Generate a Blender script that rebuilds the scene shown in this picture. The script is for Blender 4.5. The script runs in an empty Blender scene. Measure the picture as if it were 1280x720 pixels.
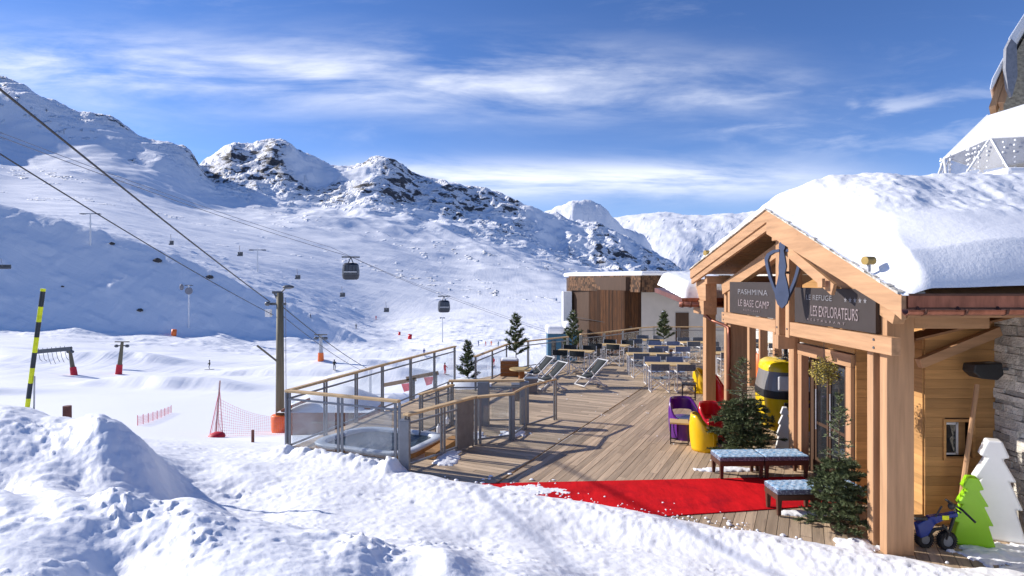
import bpy, math, random, colorsys
import numpy as np
from mathutils import Vector, Matrix
random.seed(7); RNG = np.random.default_rng(7)
scn = bpy.context.scene
COL = scn.collection
F, HC, HOR = 740.0, 3.4, 350.0          # focal length in pixels of a 1280 wide frame, eye height over the deck, horizon row
R = math.radians

def P(px, py, Y):                        # a point seen at (px,py) at depth Y
    return Vector(((px-640)/F*Y, Y, HC-(py-HOR)/F*Y))
def G(px, py, z=0.0):                    # a point at height z
    k = (py-HOR)/(HC-z); return Vector(((px-640)/k, F/k, z))

# ------------------------------------------------------------------ materials
MATS = {}
def mat(name, col, rough=0.7, metal=0.0, spec=0.5, **kw):
    if name in MATS: return MATS[name]
    m = bpy.data.materials.new(name); m.use_nodes = True
    nt = m.node_tree; N = nt.nodes; L = nt.links
    b = N['Principled BSDF']
    b.inputs['Base Color'].default_value = (*col, 1); b.inputs['Roughness'].default_value = rough
    b.inputs['Metallic'].default_value = metal; b.inputs['Specular IOR Level'].default_value = spec
    tc = N.new('ShaderNodeTexCoord')
    # colour variation: noise * island random
    ns = kw.get('nscale', (6, 6, 6)); amt = kw.get('amt', 0.25); isl = kw.get('island', 0.0)
    mp = N.new('ShaderNodeMapping'); mp.inputs['Scale'].default_value = ns
    L.new(tc.outputs['Object'], mp.inputs['Vector'])
    nz = N.new('ShaderNodeTexNoise'); nz.inputs['Scale'].default_value = 1.0; nz.inputs['Detail'].default_value = 5; nz.inputs['Roughness'].default_value = .6
    vec = mp.outputs['Vector']
    if isl:
        geo = N.new('ShaderNodeNewGeometry')
        ad = N.new('ShaderNodeVectorMath'); ad.operation = 'ADD'
        sc = N.new('ShaderNodeMath'); sc.operation = 'MULTIPLY'; sc.inputs[1].default_value = 37.0
        L.new(geo.outputs['Random Per Island'], sc.inputs[0]); L.new(vec, ad.inputs[0]); L.new(sc.outputs[0], ad.inputs[1]); vec = ad.outputs[0]
    L.new(vec, nz.inputs['Vector'])
    mr = N.new('ShaderNodeMapRange'); mr.inputs[1].default_value = .3; mr.inputs[2].default_value = .7
    mr.inputs[3].default_value = 1-amt; mr.inputs[4].default_value = 1+amt
    L.new(nz.outputs['Fac'], mr.inputs[0]); fac = mr.outputs[0]
    if isl:
        m2 = N.new('ShaderNodeMapRange'); m2.inputs[3].default_value = 1-isl; m2.inputs[4].default_value = 1+isl
        L.new(geo.outputs['Random Per Island'], m2.inputs[0])
        mm = N.new('ShaderNodeMath'); mm.operation = 'MULTIPLY'; L.new(fac, mm.inputs[0]); L.new(m2.outputs[0], mm.inputs[1]); fac = mm.outputs[0]
    vm = N.new('ShaderNodeVectorMath'); vm.operation = 'SCALE'; vm.inputs[0].default_value = col; L.new(fac, vm.inputs['Scale'])
    out = vm.outputs[0]
    if 'col2' in kw:      # second colour in patches
        n2 = N.new('ShaderNodeTexNoise'); n2.inputs['Scale'].default_value = kw.get('s2', 2.0); n2.inputs['Detail'].default_value = 6; n2.inputs['Roughness'].default_value = .65
        L.new(tc.outputs['Object'] if not isl else vec, n2.inputs['Vector'])
        r2 = N.new('ShaderNodeMapRange'); t = kw.get('t2', .55); w = kw.get('w2', .05)
        r2.inputs[1].default_value = t-w; r2.inputs[2].default_value = t+w; r2.clamp = True
        L.new(n2.outputs['Fac'], r2.inputs[0])
        mx = N.new('ShaderNodeMix'); mx.data_type = 'RGBA'; L.new(r2.outputs[0], mx.inputs[0]); L.new(out, mx.inputs[6]); mx.inputs[7].default_value = (*kw['col2'], 1)
        out = mx.outputs[2]
    L.new(out, b.inputs['Base Color'])
    if kw.get('bump', 0):
        nb = N.new('ShaderNodeTexNoise'); nb.inputs['Scale'].default_value = 1.0; nb.inputs['Detail'].default_value = 6
        mb = N.new('ShaderNodeMapping'); mb.inputs['Scale'].default_value = kw.get('bscale', ns)
        L.new(tc.outputs['Object'], mb.inputs['Vector']); L.new(mb.outputs[0], nb.inputs['Vector'])
        bp = N.new('ShaderNodeBump'); bp.inputs['Strength'].default_value = kw['bump']; bp.inputs['Distance'].default_value = kw.get('bdist', .02)
        L.new(nb.outputs['Fac'], bp.inputs['Height']); L.new(bp.outputs[0], b.inputs['Normal'])
    if kw.get('sss'):
        b.inputs['Subsurface Weight'].default_value = kw['sss']; b.inputs['Subsurface Radius'].default_value = (.05, .08, .12); b.inputs['Subsurface Scale'].default_value = .3
    if kw.get('trans'):
        b.inputs['Transmission Weight'].default_value = kw['trans']
    MATS[name] = m; return m

def glass(name, tint, opac=0.25, rough=0.05, milky=0.0):
    m = bpy.data.materials.new(name); m.use_nodes = True
    N = m.node_tree.nodes; L = m.node_tree.links; N.clear()
    o = N.new('ShaderNodeOutputMaterial'); t = N.new('ShaderNodeBsdfTransparent'); t.inputs[0].default_value = (*tint, 1)
    g = N.new('ShaderNodeBsdfGlossy'); g.inputs['Roughness'].default_value = rough; g.inputs['Color'].default_value = (.5, .5, .5, 1) if rough > .1 else (1, 1, 1, 1)
    lw = N.new('ShaderNodeValue'); lw.outputs[0].default_value = .045
    mx = N.new('ShaderNodeMixShader'); L.new(lw.outputs[0], mx.inputs[0]); L.new(t.outputs[0], mx.inputs[1]); L.new(g.outputs[0], mx.inputs[2])
    d = N.new('ShaderNodeBsdfDiffuse'); d.inputs[0].default_value = (.75, .78, .8, 1)
    mx2 = N.new('ShaderNodeMixShader'); L.new(mx.outputs[0], mx2.inputs[1]); L.new(d.outputs[0], mx2.inputs[2])
    tc = N.new('ShaderNodeTexCoord'); nz = N.new('ShaderNodeTexNoise'); nz.inputs['Scale'].default_value = 1.6; nz.inputs['Detail'].default_value = 4
    L.new(tc.outputs['Object'], nz.inputs['Vector'])
    mr = N.new('ShaderNodeMapRange'); mr.inputs[1].default_value = .35; mr.inputs[2].default_value = .7; mr.inputs[3].default_value = milky*.3; mr.inputs[4].default_value = milky*1.5
    L.new(nz.outputs['Fac'], mr.inputs[0]); L.new(mr.outputs[0], mx2.inputs[0])
    L.new(mx2.outputs[0], o.inputs[0]); return m

def wood(name, col, axis='z', amt=.20, rough=.65, **kw):
    s = {'x': (1.0, 14, 14), 'y': (14, 1.0, 14), 'z': (14, 14, 1.0)}[axis]
    b = {'x': (3, 60, 60), 'y': (60, 3, 60), 'z': (60, 60, 3)}[axis]
    return mat(name, col, rough, nscale=s, amt=amt, bump=.25, bscale=b, bdist=.01, spec=.3, **kw)

TIMB = (.455, .262, .14)
M = dict(
    timber_x=wood('timber_x', TIMB, 'x', col2=(.30,.15,.07), t2=.70, s2=4), timber_y=wood('timber_y', TIMB, 'y', col2=(.30,.15,.07), t2=.70, s2=4), timber_z=wood('timber_z', TIMB, 'z', col2=(.30,.15,.07), t2=.70, s2=4),
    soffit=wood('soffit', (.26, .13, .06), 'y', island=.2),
    plank=wood('plank', (.46, .245, .09), 'x', island=.18, col2=(.22, .10, .04), t2=.70, s2=5.0),
    deck_a=wood('deck_a', (.44, .325, .215), 'x', island=.26, amt=.22, col2=(.23, .165, .12), t2=.64, w2=.08, s2=1.4),
    deck_b=wood('deck_b', (.47, .355, .24), 'x', island=.24, amt=.22, col2=(.25, .19, .14), t2=.64, w2=.08, s2=1.4),
    handrail=wood('handrail', (.58, .40, .21), 'x'),
    greywood=wood('greywood', (.30, .22, .155), 'x'),
    oldboard=wood('oldboard', (.062, .025, .009), 'z', island=.5, amt=.5, rough=.95, col2=(.035, .017, .009), t2=.56, w2=.10, s2=1.2),
    shingle=mat('shingle', (.11, .055, .026), .85, nscale=(8, 8, 3), amt=.5, island=.7, bump=.5),
    stone=mat('stone', (.58, .54, .47), .9, nscale=(9, 9, 14), amt=.3, island=.38, bump=.8, bscale=(30, 30, 40), bdist=.03, col2=(.24, .22, .19), t2=.62, s2=6),
    copper=mat('copper', (.30, .115, .075), .38, metal=.75, nscale=(12, 3, 3), amt=.3),
    copper_dark=mat('copper_dark', (.11, .05, .035), .45, metal=.6),
    sign=mat('sign', (.034, .024, .021), .6, amt=.15, nscale=(3, 3, 3)),
    letter=mat('letter', (.26, .25, .26), .4, metal=.2), emblem=mat('emblem', (.07, .09, .15), .4, metal=.5, amt=.15),
    steel=mat('steel', (.20, .215, .24), .42, metal=.35, amt=.12), steel_dark=mat('steel_dark', (.10, .11, .125), .5, metal=.3),
    panel=mat('panel', (.17, .16, .155), .55, amt=.2), whitem=mat('whitem', (.72, .72, .72), .4, amt=.06), black=mat('black', (.018, .018, .02), .5),
    fabric=mat('fabric', (.13, .15, .18), .95, amt=.25, nscale=(20, 20, 20)), fabric_blue=mat('fabric_blue', (.15, .19, .30), .95, amt=.25),
    fabric_dark=mat('fabric_dark', (.018, .023, .026), .9, amt=.2),
    tabletop=wood('tabletop', (.56, .39, .18), 'x', island=.15),
    carpet=mat('carpet', (.60, .008, .012), .95, spec=.1, nscale=(2.4, 2.4, 2.4), amt=.16, bump=.6, bscale=(3.5, 1.2, 1), bdist=.05, col2=(.36, .005, .012), t2=.60, w2=.10, s2=1.6),
    red=mat('red', (.62, .012, .022), .22, amt=.05), yellow=mat('yellow', (.85, .50, .005), .25, amt=.05), purple=mat('purple', (.11, .014, .20), .22, amt=.05),
    orange=mat('orange', (.85, .16, .02), .45, amt=.08), lime=mat('lime', (.30, .62, .015), .28, amt=.04, sss=.0), whitep=mat('whitep', (.80, .80, .79), .35, amt=.03),
    gyellow=mat('gyellow', (.80, .56, .012), .2, amt=.04), blue=mat('blue', (.006, .03, .22), .25, amt=.05), teal=mat('teal', (.016, .10, .17), .45, amt=.15),
    benchwood=wood('benchwood', (.085, .034, .020), 'x'), rubber=mat('rubber', (.015, .015, .016), .8),
    cushion=mat('cushion', (.045, .22, .42), .85, nscale=(30, 30, 30), amt=.2, col2=(.62, .72, .80), t2=.50, w2=.17, s2=13, bump=.4, bscale=(60, 60, 60)),
    cushion_side=mat('cushion_side', (.10, .10, .15), .85, nscale=(30, 30, 30), amt=.3, col2=(.30, .33, .38), t2=.55, w2=.04, s2=34),
    needle=mat('needle', (.095, .12, .05), .7, amt=.45, nscale=(7, 7, 7), island=.4, spec=.3), bark=mat('bark', (.12, .075, .045), .9),
    twig=mat('twig', (.25, .24, .18), .85), mistle=mat('mistle', (.32, .25, .04), .7, amt=.4, island=.5),
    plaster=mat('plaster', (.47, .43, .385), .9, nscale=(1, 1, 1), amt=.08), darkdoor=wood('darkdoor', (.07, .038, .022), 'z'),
    canvas=mat('canvas', (.80, .81, .84), .6, amt=.03), polewood=wood('polewood', (.15, .13, .085), 'z', amt=.2),
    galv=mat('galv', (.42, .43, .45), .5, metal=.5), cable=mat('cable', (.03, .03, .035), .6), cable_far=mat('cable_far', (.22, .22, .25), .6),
    cabin=mat('cabin', (.02, .026, .04), .5), stripe_y=mat('stripe_y', (.80, .85, .01), .5), stripe_b=mat('stripe_b', (.02, .03, .04), .5),
    netred=mat('netred', (.80, .22, .25), .8), redpad=mat('redpad', (.55, .01, .03), .6), hut=wood('hut', (.20, .07, .04), 'x', island=.3),
    water=mat('water', (.03, .045, .055), .35, spec=.25, nscale=(9, 9, 9), amt=.3, bump=.6, bscale=(14, 14, 14), bdist=.04), tubrim=mat('tubrim', (.50, .53, .57), .35, amt=.1),
    tubskirt=wood('tubskirt', (.36, .19, .07), 'x', island=.2), skin=mat('skin', (.5, .3, .22), .6), tanbox=wood('tanbox', (.30, .12, .04), 'x'),
    curtain=mat('curtain', (.6, .56, .5), .9), floor_in=mat('floor_in', (.10, .07, .05), .6),
)
M['letter2'] = mat('letter2', (.25, .20, .20), .45)
M['glass'] = glass('glass', (.93, .95, .96), milky=.03)
M['glass_fog'] = glass('glass_fog', (.90, .93, .95), milky=.13)
M['glass_dark'] = mat('glass_dark', (.02, .022, .025), .04, spec=1.0)
M['dome_film'] = glass('dome_film', (.66, .68, .74), rough=.45, milky=.10)

def snow_mat(name, terrain=False):
    m = bpy.data.materials.new(name); m.use_nodes = True
    N = m.node_tree.nodes; L = m.node_tree.links; b = N['Principled BSDF']
    b.inputs['Roughness'].default_value = .55; b.inputs['Specular IOR Level'].default_value = .25
    snowc = (.90, .905, .92, 1)
    tc = N.new('ShaderNodeTexCoord')
    bumps = []
    for sc, di, st in ((3.5, .022, .5), (16, .012, .5), (60, .005, .5)):
        nz = N.new('ShaderNodeTexNoise'); nz.inputs['Scale'].default_value = sc; nz.inputs['Detail'].default_value = 5; nz.inputs['Roughness'].default_value = .6
        L.new(tc.outputs['Object'], nz.inputs['Vector'])
        bp = N.new('ShaderNodeBump'); bp.inputs['Distance'].default_value = di; bp.inputs['Strength'].default_value = st
        L.new(nz.outputs['Fac'], bp.inputs['Height'])
        if bumps: L.new(bumps[-1].outputs[0], bp.inputs['Normal'])
        bumps.append(bp)
    L.new(bumps[-1].outputs[0], b.inputs['Normal'])
    if terrain:
        at = N.new('ShaderNodeAttribute'); at.attribute_name = 'rock'; at.attribute_type = 'GEOMETRY'
        def mth(op, x, y):
            n = N.new('ShaderNodeMath'); n.operation = op
            for i, q in enumerate((x, y)):
                if isinstance(q, (int, float)): n.inputs[i].default_value = q
                else: L.new(q, n.inputs[i])
            return n.outputs[0]
        mp = N.new('ShaderNodeMapping'); mp.inputs['Scale'].default_value = (1, 1, 2.2); L.new(tc.outputs['Object'], mp.inputs['Vector'])
        nm = N.new('ShaderNodeTexNoise'); nm.inputs['Scale'].default_value = .022; nm.inputs['Detail'].default_value = 10; nm.inputs['Roughness'].default_value = .68; nm.inputs['Distortion'].default_value = .6
        L.new(mp.outputs[0], nm.inputs['Vector'])
        thr = mth('SUBTRACT', .80, mth('MULTIPLY', at.outputs['Fac'], .31))
        mr = N.new('ShaderNodeMapRange'); mr.inputs[1].default_value = 0; mr.inputs[2].default_value = .025; L.new(mth('SUBTRACT', nm.outputs['Fac'], thr), mr.inputs[0])
        mx = N.new('ShaderNodeMix'); mx.data_type = 'RGBA'; L.new(mr.outputs[0], mx.inputs[0]); mx.inputs[6].default_value = snowc
        nr = N.new('ShaderNodeTexNoise'); nr.inputs['Scale'].default_value = .15; nr.inputs['Detail'].default_value = 8; L.new(tc.outputs['Object'], nr.inputs['Vector'])
        cr = N.new('ShaderNodeValToRGB'); cr.color_ramp.elements[0].color = (.045, .045, .05, 1); cr.color_ramp.elements[1].color = (.15, .135, .125, 1)
        cr.color_ramp.elements[0].position = .35; cr.color_ramp.elements[1].position = .7
        L.new(nr.outputs['Fac'], cr.inputs[0]); L.new(cr.outputs[0], mx.inputs[7]); L.new(mx.outputs[2], b.inputs['Base Color'])
        cb = N.new('ShaderNodeBump'); cb.inputs['Strength'].default_value = .8; cb.inputs['Distance'].default_value = 1.0
        L.new(mth('MULTIPLY', nm.outputs['Fac'], mth('MULTIPLY', at.outputs['Fac'], 19.0)), cb.inputs['Height']); L.new(bumps[-1].outputs[0], cb.inputs['Normal'])
        # wind streaks, groomed lanes and ski tracks on the open slopes
        sy = N.new('ShaderNodeSeparateXYZ'); L.new(tc.outputs['Object'], sy.inputs[0])
        far = N.new('ShaderNodeMapRange'); far.inputs[1].default_value = 45; far.inputs[2].default_value = 110; L.new(sy.outputs[1], far.inputs[0]); prev = cb
        for scl, rot, dist in (((.012, .16, .0), .12, .9), ((.30, .018, .0), -.55, .45), ((.22, .016, .0), .35, .40)):
            ma = N.new('ShaderNodeMapping'); ma.inputs['Rotation'].default_value = (0, 0, rot); ma.inputs['Scale'].default_value = scl; L.new(tc.outputs['Object'], ma.inputs['Vector'])
            na = N.new('ShaderNodeTexNoise'); na.inputs['Scale'].default_value = 1.0; na.inputs['Detail'].default_value = 7; na.inputs['Roughness'].default_value = .62; L.new(ma.outputs[0], na.inputs['Vector'])
            tb = N.new('ShaderNodeBump'); tb.inputs['Strength'].default_value = .7; tb.inputs['Distance'].default_value = dist
            L.new(mth('MULTIPLY', na.outputs['Fac'], far.outputs[0]), tb.inputs['Height']); L.new(prev.outputs[0], tb.inputs['Normal']); prev = tb
        L.new(prev.outputs[0], b.inputs['Normal'])
    else:
        b.inputs['Base Color'].default_value = snowc
    return m
M['snow'] = snow_mat('snow'); M['snow_ground'] = snow_mat('snow_ground', True)

# ------------------------------------------------------------------ mesh helpers
class MB:
    def __init__(s): s.v = []; s.f = []
    def add(s, vs, fs):
        o = len(s.v); s.v += [Vector(v) for v in vs]; s.f += [tuple(i+o for i in f) for f in fs]; return s
    def box(s, c, d, rot=None):           # centre, full dims, optional 3x3
        x, y, z = d[0]/2, d[1]/2, d[2]/2; c = Vector(c)
        vs = [Vector(p) for p in ((-x,-y,-z),(x,-y,-z),(x,y,-z),(-x,y,-z),(-x,-y,z),(x,-y,z),(x,y,z),(-x,y,z))]
        if rot is not None: vs = [rot @ v for v in vs]
        return s.add([v+c for v in vs], [(0,3,2,1),(4,5,6,7),(0,1,5,4),(1,2,6,5),(2,3,7,6),(3,0,4,7)])
    def lo(s, a, b): return s.box([(p+q)/2 for p, q in zip(a, b)], [abs(q-p) for p, q in zip(a, b)])
    def bar(s, a, b, w, h=None, up=(0,0,1)):   # rectangular beam a to b, width w (sideways), h along up
        a, b = Vector(a), Vector(b); h = h or w; y = (b-a); l = y.length; y.normalize(); u = Vector(up)
        x = y.cross(u)
        if x.length < 1e-4: x = y.cross(Vector((1,0,0)))
        x.normalize(); z = x.cross(y)
        return s.box((a+b)/2, (w, l, h), Matrix((x, y, z)).transposed())
    def tube(s, pts, r, n=8, caps=True):
        pts = [Vector(p) for p in pts]; m = len(pts); rs = r if isinstance(r, (list, tuple)) else [r]*m
        vs = []; u = None
        for i, p in enumerate(pts):
            t = (pts[min(i+1, m-1)]-pts[max(i-1, 0)]).normalized()
            if u is None:
                u = t.cross(Vector((0,0,1)))
                if u.length < .05: u = t.cross(Vector((1,0,0)))
            u = (u - t*u.dot(t)).normalized(); w = t.cross(u)
            for k in range(n):
                a = 2*math.pi*k/n; vs.append(p+(u*math.cos(a)+w*math.sin(a))*rs[i])
        fs = [(i*n+k, i*n+(k+1)%n, (i+1)*n+(k+1)%n, (i+1)*n+k) for i in range(m-1) for k in range(n)]
        if caps: fs += [tuple(range(n-1, -1, -1)), tuple((m-1)*n+k for k in range(n))]
        return s.add(vs, fs)
    def prism(s, poly, vec):              # polygon (3d points) extruded by vec
        poly = [Vector(p) for p in poly]; vec = Vector(vec); n = len(poly)
        return s.add(poly+[p+vec for p in poly], [tuple(range(n-1, -1, -1)), tuple(range(n, 2*n))]+[(i, (i+1)%n, n+(i+1)%n, n+i) for i in range(n)])
    def lathe(s, prof, n=20, c=(0,0,0)):  # profile (r,z)
        c = Vector(c); vs = [c+Vector((r*math.cos(2*math.pi*k/n), r*math.sin(2*math.pi*k/n), z)) for r, z in prof for k in range(n)]
        m = len(prof); fs = [(i*n+k, i*n+(k+1)%n, (i+1)*n+(k+1)%n, (i+1)*n+k) for i in range(m-1) for k in range(n)]
        fs += [tuple(range(n-1, -1, -1)), tuple((m-1)*n+k for k in range(n))]
        return s.add(vs, fs)
    def ell(s, c, r, n=12, m=8):
        c = Vector(c)
        pr = [(math.sin(math.pi*i/m), -math.cos(math.pi*i/m)) for i in range(m+1)]
        vs = [c+Vector((max(a, .001)*math.cos(2*math.pi*k/n)*r[0], max(a, .001)*math.sin(2*math.pi*k/n)*r[1], b*r[2])) for a, b in pr for k in range(n)]
        return s.add(vs, [(i*n+k, i*n+(k+1)%n, (i+1)*n+(k+1)%n, (i+1)*n+k) for i in range(m) for k in range(n)])
    def build(s, name, material, parent=None, local=False, smooth=False, bevel=0):
        me = bpy.data.meshes.new(name)
        off = Vector((0,0,0)) if (local or parent is None) else wloc(parent)
        vs = [v-off for v in s.v]; org = Vector((0,0,0))
        if parent is None and vs:        # origin at base centre
            xs = [v.x for v in vs]; ys = [v.y for v in vs]; zs = [v.z for v in vs]
            org = Vector(((min(xs)+max(xs))/2, (min(ys)+max(ys))/2, min(zs))); vs = [v-org for v in vs]
        me.from_pydata([tuple(v) for v in vs], [], s.f); me.update()
        me.materials.append(M[material] if isinstance(material, str) else material)
        if smooth: me.polygons.foreach_set('use_smooth', [True]*len(me.polygons))
        o = bpy.data.objects.new(name, me); o.location = org; COL.objects.link(o)
        if parent is not None: o.parent = parent
        if bevel:
            md = o.modifiers.new('bevel', 'BEVEL'); md.width = bevel; md.segments = 2; md.limit_method = 'ANGLE'
        return o
def wloc(o):
    v = Vector((0,0,0))
    while o is not None: v += o.location; o = o.parent
    return v
def tag(o, label, cat, group=None, kind=None):
    if label: o['label'] = label
    if cat: o['category'] = cat
    if group: o['group'] = group
    if kind: o['kind'] = kind
    return o
def thing(name, label, cat, loc=(0,0,0), group=None, rz=0):
    o = bpy.data.objects.new(name, None); o.empty_display_size = .2; COL.objects.link(o); o.location = loc; o.rotation_euler.z = rz
    return tag(o, label, cat, group)
def dup(root, loc, rz=0, label=None, scale=None):
    r = root.copy(); COL.objects.link(r); r.location = loc; r.rotation_euler.z = rz
    if scale: r.scale = (scale,)*3
    if label: r['label'] = label
    for ch in list(root.children):
        c = ch.copy(); COL.objects.link(c); c.parent = r
        for g in ch.children:
            d = g.copy(); COL.objects.link(d); d.parent = c
    return r
def structure(o): o['kind'] = 'structure'; return o

# ------------------------------------------------------------------ noise
_perm = RNG.permutation(4096); _ga = RNG.uniform(0, 2*np.pi, 4096)
def perlin(x, y):
    xi = np.floor(x).astype(np.int64); yi = np.floor(y).astype(np.int64); xf = x-xi; yf = y-yi
    def g(i, j, dx, dy):
        a = _ga[_perm[(_perm[i & 4095]+j) & 4095]]; return np.cos(a)*dx+np.sin(a)*dy
    u = xf*xf*xf*(xf*(xf*6-15)+10); v = yf*yf*yf*(yf*(yf*6-15)+10)
    a = g(xi, yi, xf, yf); b = g(xi+1, yi, xf-1, yf); c = g(xi, yi+1, xf, yf-1); d = g(xi+1, yi+1, xf-1, yf-1)
    return (a*(1-u)+b*u)*(1-v)+(c*(1-u)+d*u)*v
def fbm(x, y, o=5, gain=.5, ridged=False):
    s = 0; a = 1.0
    for i in range(o):
        n = perlin(x*2**i+i*17.3, y*2**i-i*9.1)
        s = s+a*((1-np.abs(n)*2.2)-.5 if ridged else n); a *= gain
    return s
def sstep(a, b, x):
    t = np.clip((x-a)/(b-a), 0, 1); return t*t*(3-2*t)

# ------------------------------------------------------------------ terrain
E1 = Vector((.91, -.42)); E2 = Vector((.42, .91))
CP = []                                            # control points (px, py, Y)
def cp(*rows):
    for r in rows: CP.append(r)
# near snow bank, front hump, trough, lit apron
cp((-300,880,3.0),(640,880,3.0),(1600,880,3.0),(-300,760,4.2),(150,760,4.2),(500,790,4.2),(640,800,4.2),(900,800,4.6),(1280,860,4.6),(1600,860,4.6))
cp((-200,612,5.5),(0,613,5.5),(80,616,5.5),(150,620,5.5),(240,628,5.5),(330,653,5.4),(400,664,5.3),(450,672,5.2),(560,696,5.0),(650,728,4.8))
cp((0,640,6.3),(150,650,6.3),(330,662,6.4),(450,680,6.4),(600,705,6.2),(760,725,6.0),(1000,745,5.9))
cp((0,585,7.1),(100,612,7.0),(200,632,7.1),(300,645,7.8),(330,652,7.6),(450,655,7.4),(560,668,7.3),(700,690,7.0),(850,708,6.7),(1000,725,6.4),(1200,745,6.0),(1500,770,6.0))
cp((-250,500,8.6),(-100,508,8.6),(0,510,8.6),(55,524,8.5),(88,524,8.3),(118,521,8.1),(150,532,8.2),(176,552,8.2),(198,584,8.1),(214,610,8.1),(50,562,7.6),(110,566,7.6),(155,580,7.6),(185,606,7.5),(240,628,8.1),(300,622,8.6))
cp((-250,505,9.6),(0,508,9.6),(35,509,9.6),(70,524,9.9),(110,540,9.4),(160,560,9.6),(210,572,9.8),(300,590,9.6))
cp((-250,535,12.5),(0,535,13),(100,540,13),(200,556,12),(270,565,12),(340,567,12),(372,568,11.8))
cp((300,605,9.2),(400,612,8.9),(420,578,10.9),(500,590,10.4),(500,618,9.0),(560,605,9.6),(640,622,9.0))
cp((-200,540,18),(100,545,18),(270,553,18),(350,556,18),(-200,535,28),(100,536,28),(275,549,28),(350,546,28),(350,541,36),(200,530,38),(0,525,38),(-300,525,38))
cp((450,535,38),(600,530,38),(750,540,36),(900,545,34),(1100,560,30),(1400,600,25),(1700,600,25))
cp((-300,500,60),(0,498,60),(150,500,60),(350,507,60),(500,508,60),(700,508,60),(900,510,60),(1200,515,60),(1600,520,60))
cp((-300,458,100),(0,458,100),(80,470,92),(150,468,100),(350,470,100),(500,470,100),(650,470,100),(900,475,100),(1600,475,100))
cp((-300,432,160),(0,433,160),(200,440,160),(350,446,170),(500,450,170),(650,448,170),(800,450,170),(1200,450,170))
# shaded spur: only the floor below it; the spur itself is added in height()
SL = .66
def spur_crest(s): return np.interp(s, (-400,-110,-35,0,25,50,75,100,125,145,160,175), (140,116,98,88,80,69,56,41,25,12,1,-14))
for s in range(-110, 176, 35):
    q = float(spur_crest(s)); X0, Y0 = -216+.87*s, 250+.5*s; z0 = -17.5-.094*s
    for t, c in ((0, 0), (.5, .12), (1.0, .50)):
        X, Y, Z = X0-.5*q*t, Y0+.87*q*t, z0+SL*max(q, 0)*c*t
        CP.append((640+F*X/Y, HOR-F*(Z-HC)/Y, Y))
# right of the spur and slopes beyond
cp((480,428,340),(560,424,340),(700,424,330),(900,425,330),(1300,425,330))
cp((470,405,470),(560,404,470),(700,405,470),(900,408,470),(1300,410,470))
cp((-350,215,640),(0,248,600),(120,262,620),(200,282,640),(290,304,650),(380,330,650),(460,360,650),(560,380,650),(700,388,650),(850,395,650),(1300,395,650))
cp((-350,190,900),(0,228,850),(100,240,880),(200,262,900),(290,285,900),(380,300,950),(460,320,950),(560,345,950),(700,365,950),(850,380,950),(1300,380,950))
cp((-350,160,1150),(0,200,1150),(80,212,1150),(160,228,1200),(240,252,1250),(330,268,1300),(420,275,1350),(520,290,1400),(600,310,1400),(700,335,1400),(800,362,1400),(900,372,1500))
cp((0,160,1400),(80,180,1400),(170,200,1450),(240,226,1500),(300,240,1600),(380,250,1650),(430,258,1650),(500,262,1700),(580,284,1700),(660,305,1700),(740,330,1750),(800,350,1750),(850,362,1800))
# first skyline
SK = [(-350,60,1700),(-150,75,1700),(-60,82,1650),(0,98,1600),(30,110,1600),(55,128,1600),(75,137,1600),(110,143,1620),(150,152,1640),(165,163,1640),(205,178,1660),(240,194,1700),
      (262,190,1900),(290,182,1900),(315,187,1950),(341,179,1950),(365,190,1950),(390,203,1980),(410,210,2000),(440,212,2000),(470,200,2000),(495,208,2000),(520,222,2050),(560,232,2050),
      (600,240,2100),(630,250,2100),(660,262,2100),(700,270,2100),(742,280,2150),(790,302,2150),(830,326,2150),(855,345,2150)]
for x, y, d in SK:
    CP.append((x, y, d)); CP.append((x+6, y+40, d*1.22)); CP.append((x, y+95, d*1.6))
cp((260,232,1750),(300,222,1780),(340,218,1800),(400,232,1850),(470,228,1850),(520,248,1900),(600,264,1930),(700,296,1950),(300,203,1850),(341,196,1880),(470,214,1930))
# far ranges
cp((700,292,2900),(722,286,2900),(745,290,2900),(770,300,2900),(722,274,3250))
for x, y, d in [(680,268,3600),(704,263,3600),(721,260,3600),(741,265,3600),(756,278,3600),(768,284,3600),(790,294,3700),(810,302,3700)]:
    CP.append((x, y, d)); CP.append((x, y+40, d*1.12))
for x, y, d in [(-350,180,6000),(0,220,6000),(300,260,6000),(500,275,6000),(640,275,6000),(770,272,6000),(800,269,6000),(830,266,6000),(860,270,6000),(900,268,6000),(940,265,6000),(1000,262,6000),(1100,258,6000),(1300,250,6000),(1600,240,6000)]:
    CP.append((x, y, d)); CP.append((x, y+60, d*1.4))
cp((800,330,4300),(850,318,4500),(900,325,4500),(1000,330,4500),(1300,330,4500),(860,345,3200),(950,360,2800),(1300,360,2800))
CPA = np.array(CP, float)
_U = (CPA[:,0]-640)/F; _V = np.log(CPA[:,2]); _T = (HOR-CPA[:,1])/F
VS = .42
_MQ = .020
_D = np.sqrt((_U[:,None]-_U)**2+((_V[:,None]-_V)*VS)**2+_MQ**2)
_n = len(_U); _A = np.zeros((_n+3, _n+3)); _A[:_n,:_n] = _D+np.eye(_n)*-2e-3; _A[:_n,_n] = 1; _A[:_n,_n+1] = _U; _A[:_n,_n+2] = _V; _A[_n:,:_n] = _A[:_n,_n:].T
_W = np.linalg.solve(_A, np.concatenate([_T, [0,0,0]]))
def _cub(A, n):                           # upsample rows n times (Catmull-Rom)
    t = (np.arange(A.shape[0]-3)[:,None]+np.arange(n)[None]/n).ravel(); i = t.astype(int); f = (t-i)[:,None]
    a, b, c, d = A[i], A[i+1], A[i+2], A[i+3]
    return .5*(2*b+(c-a)*f+(2*a-5*b+4*c-d)*f*f+(3*b-a-3*c+d)*f**3)
_HG = {}
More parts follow.
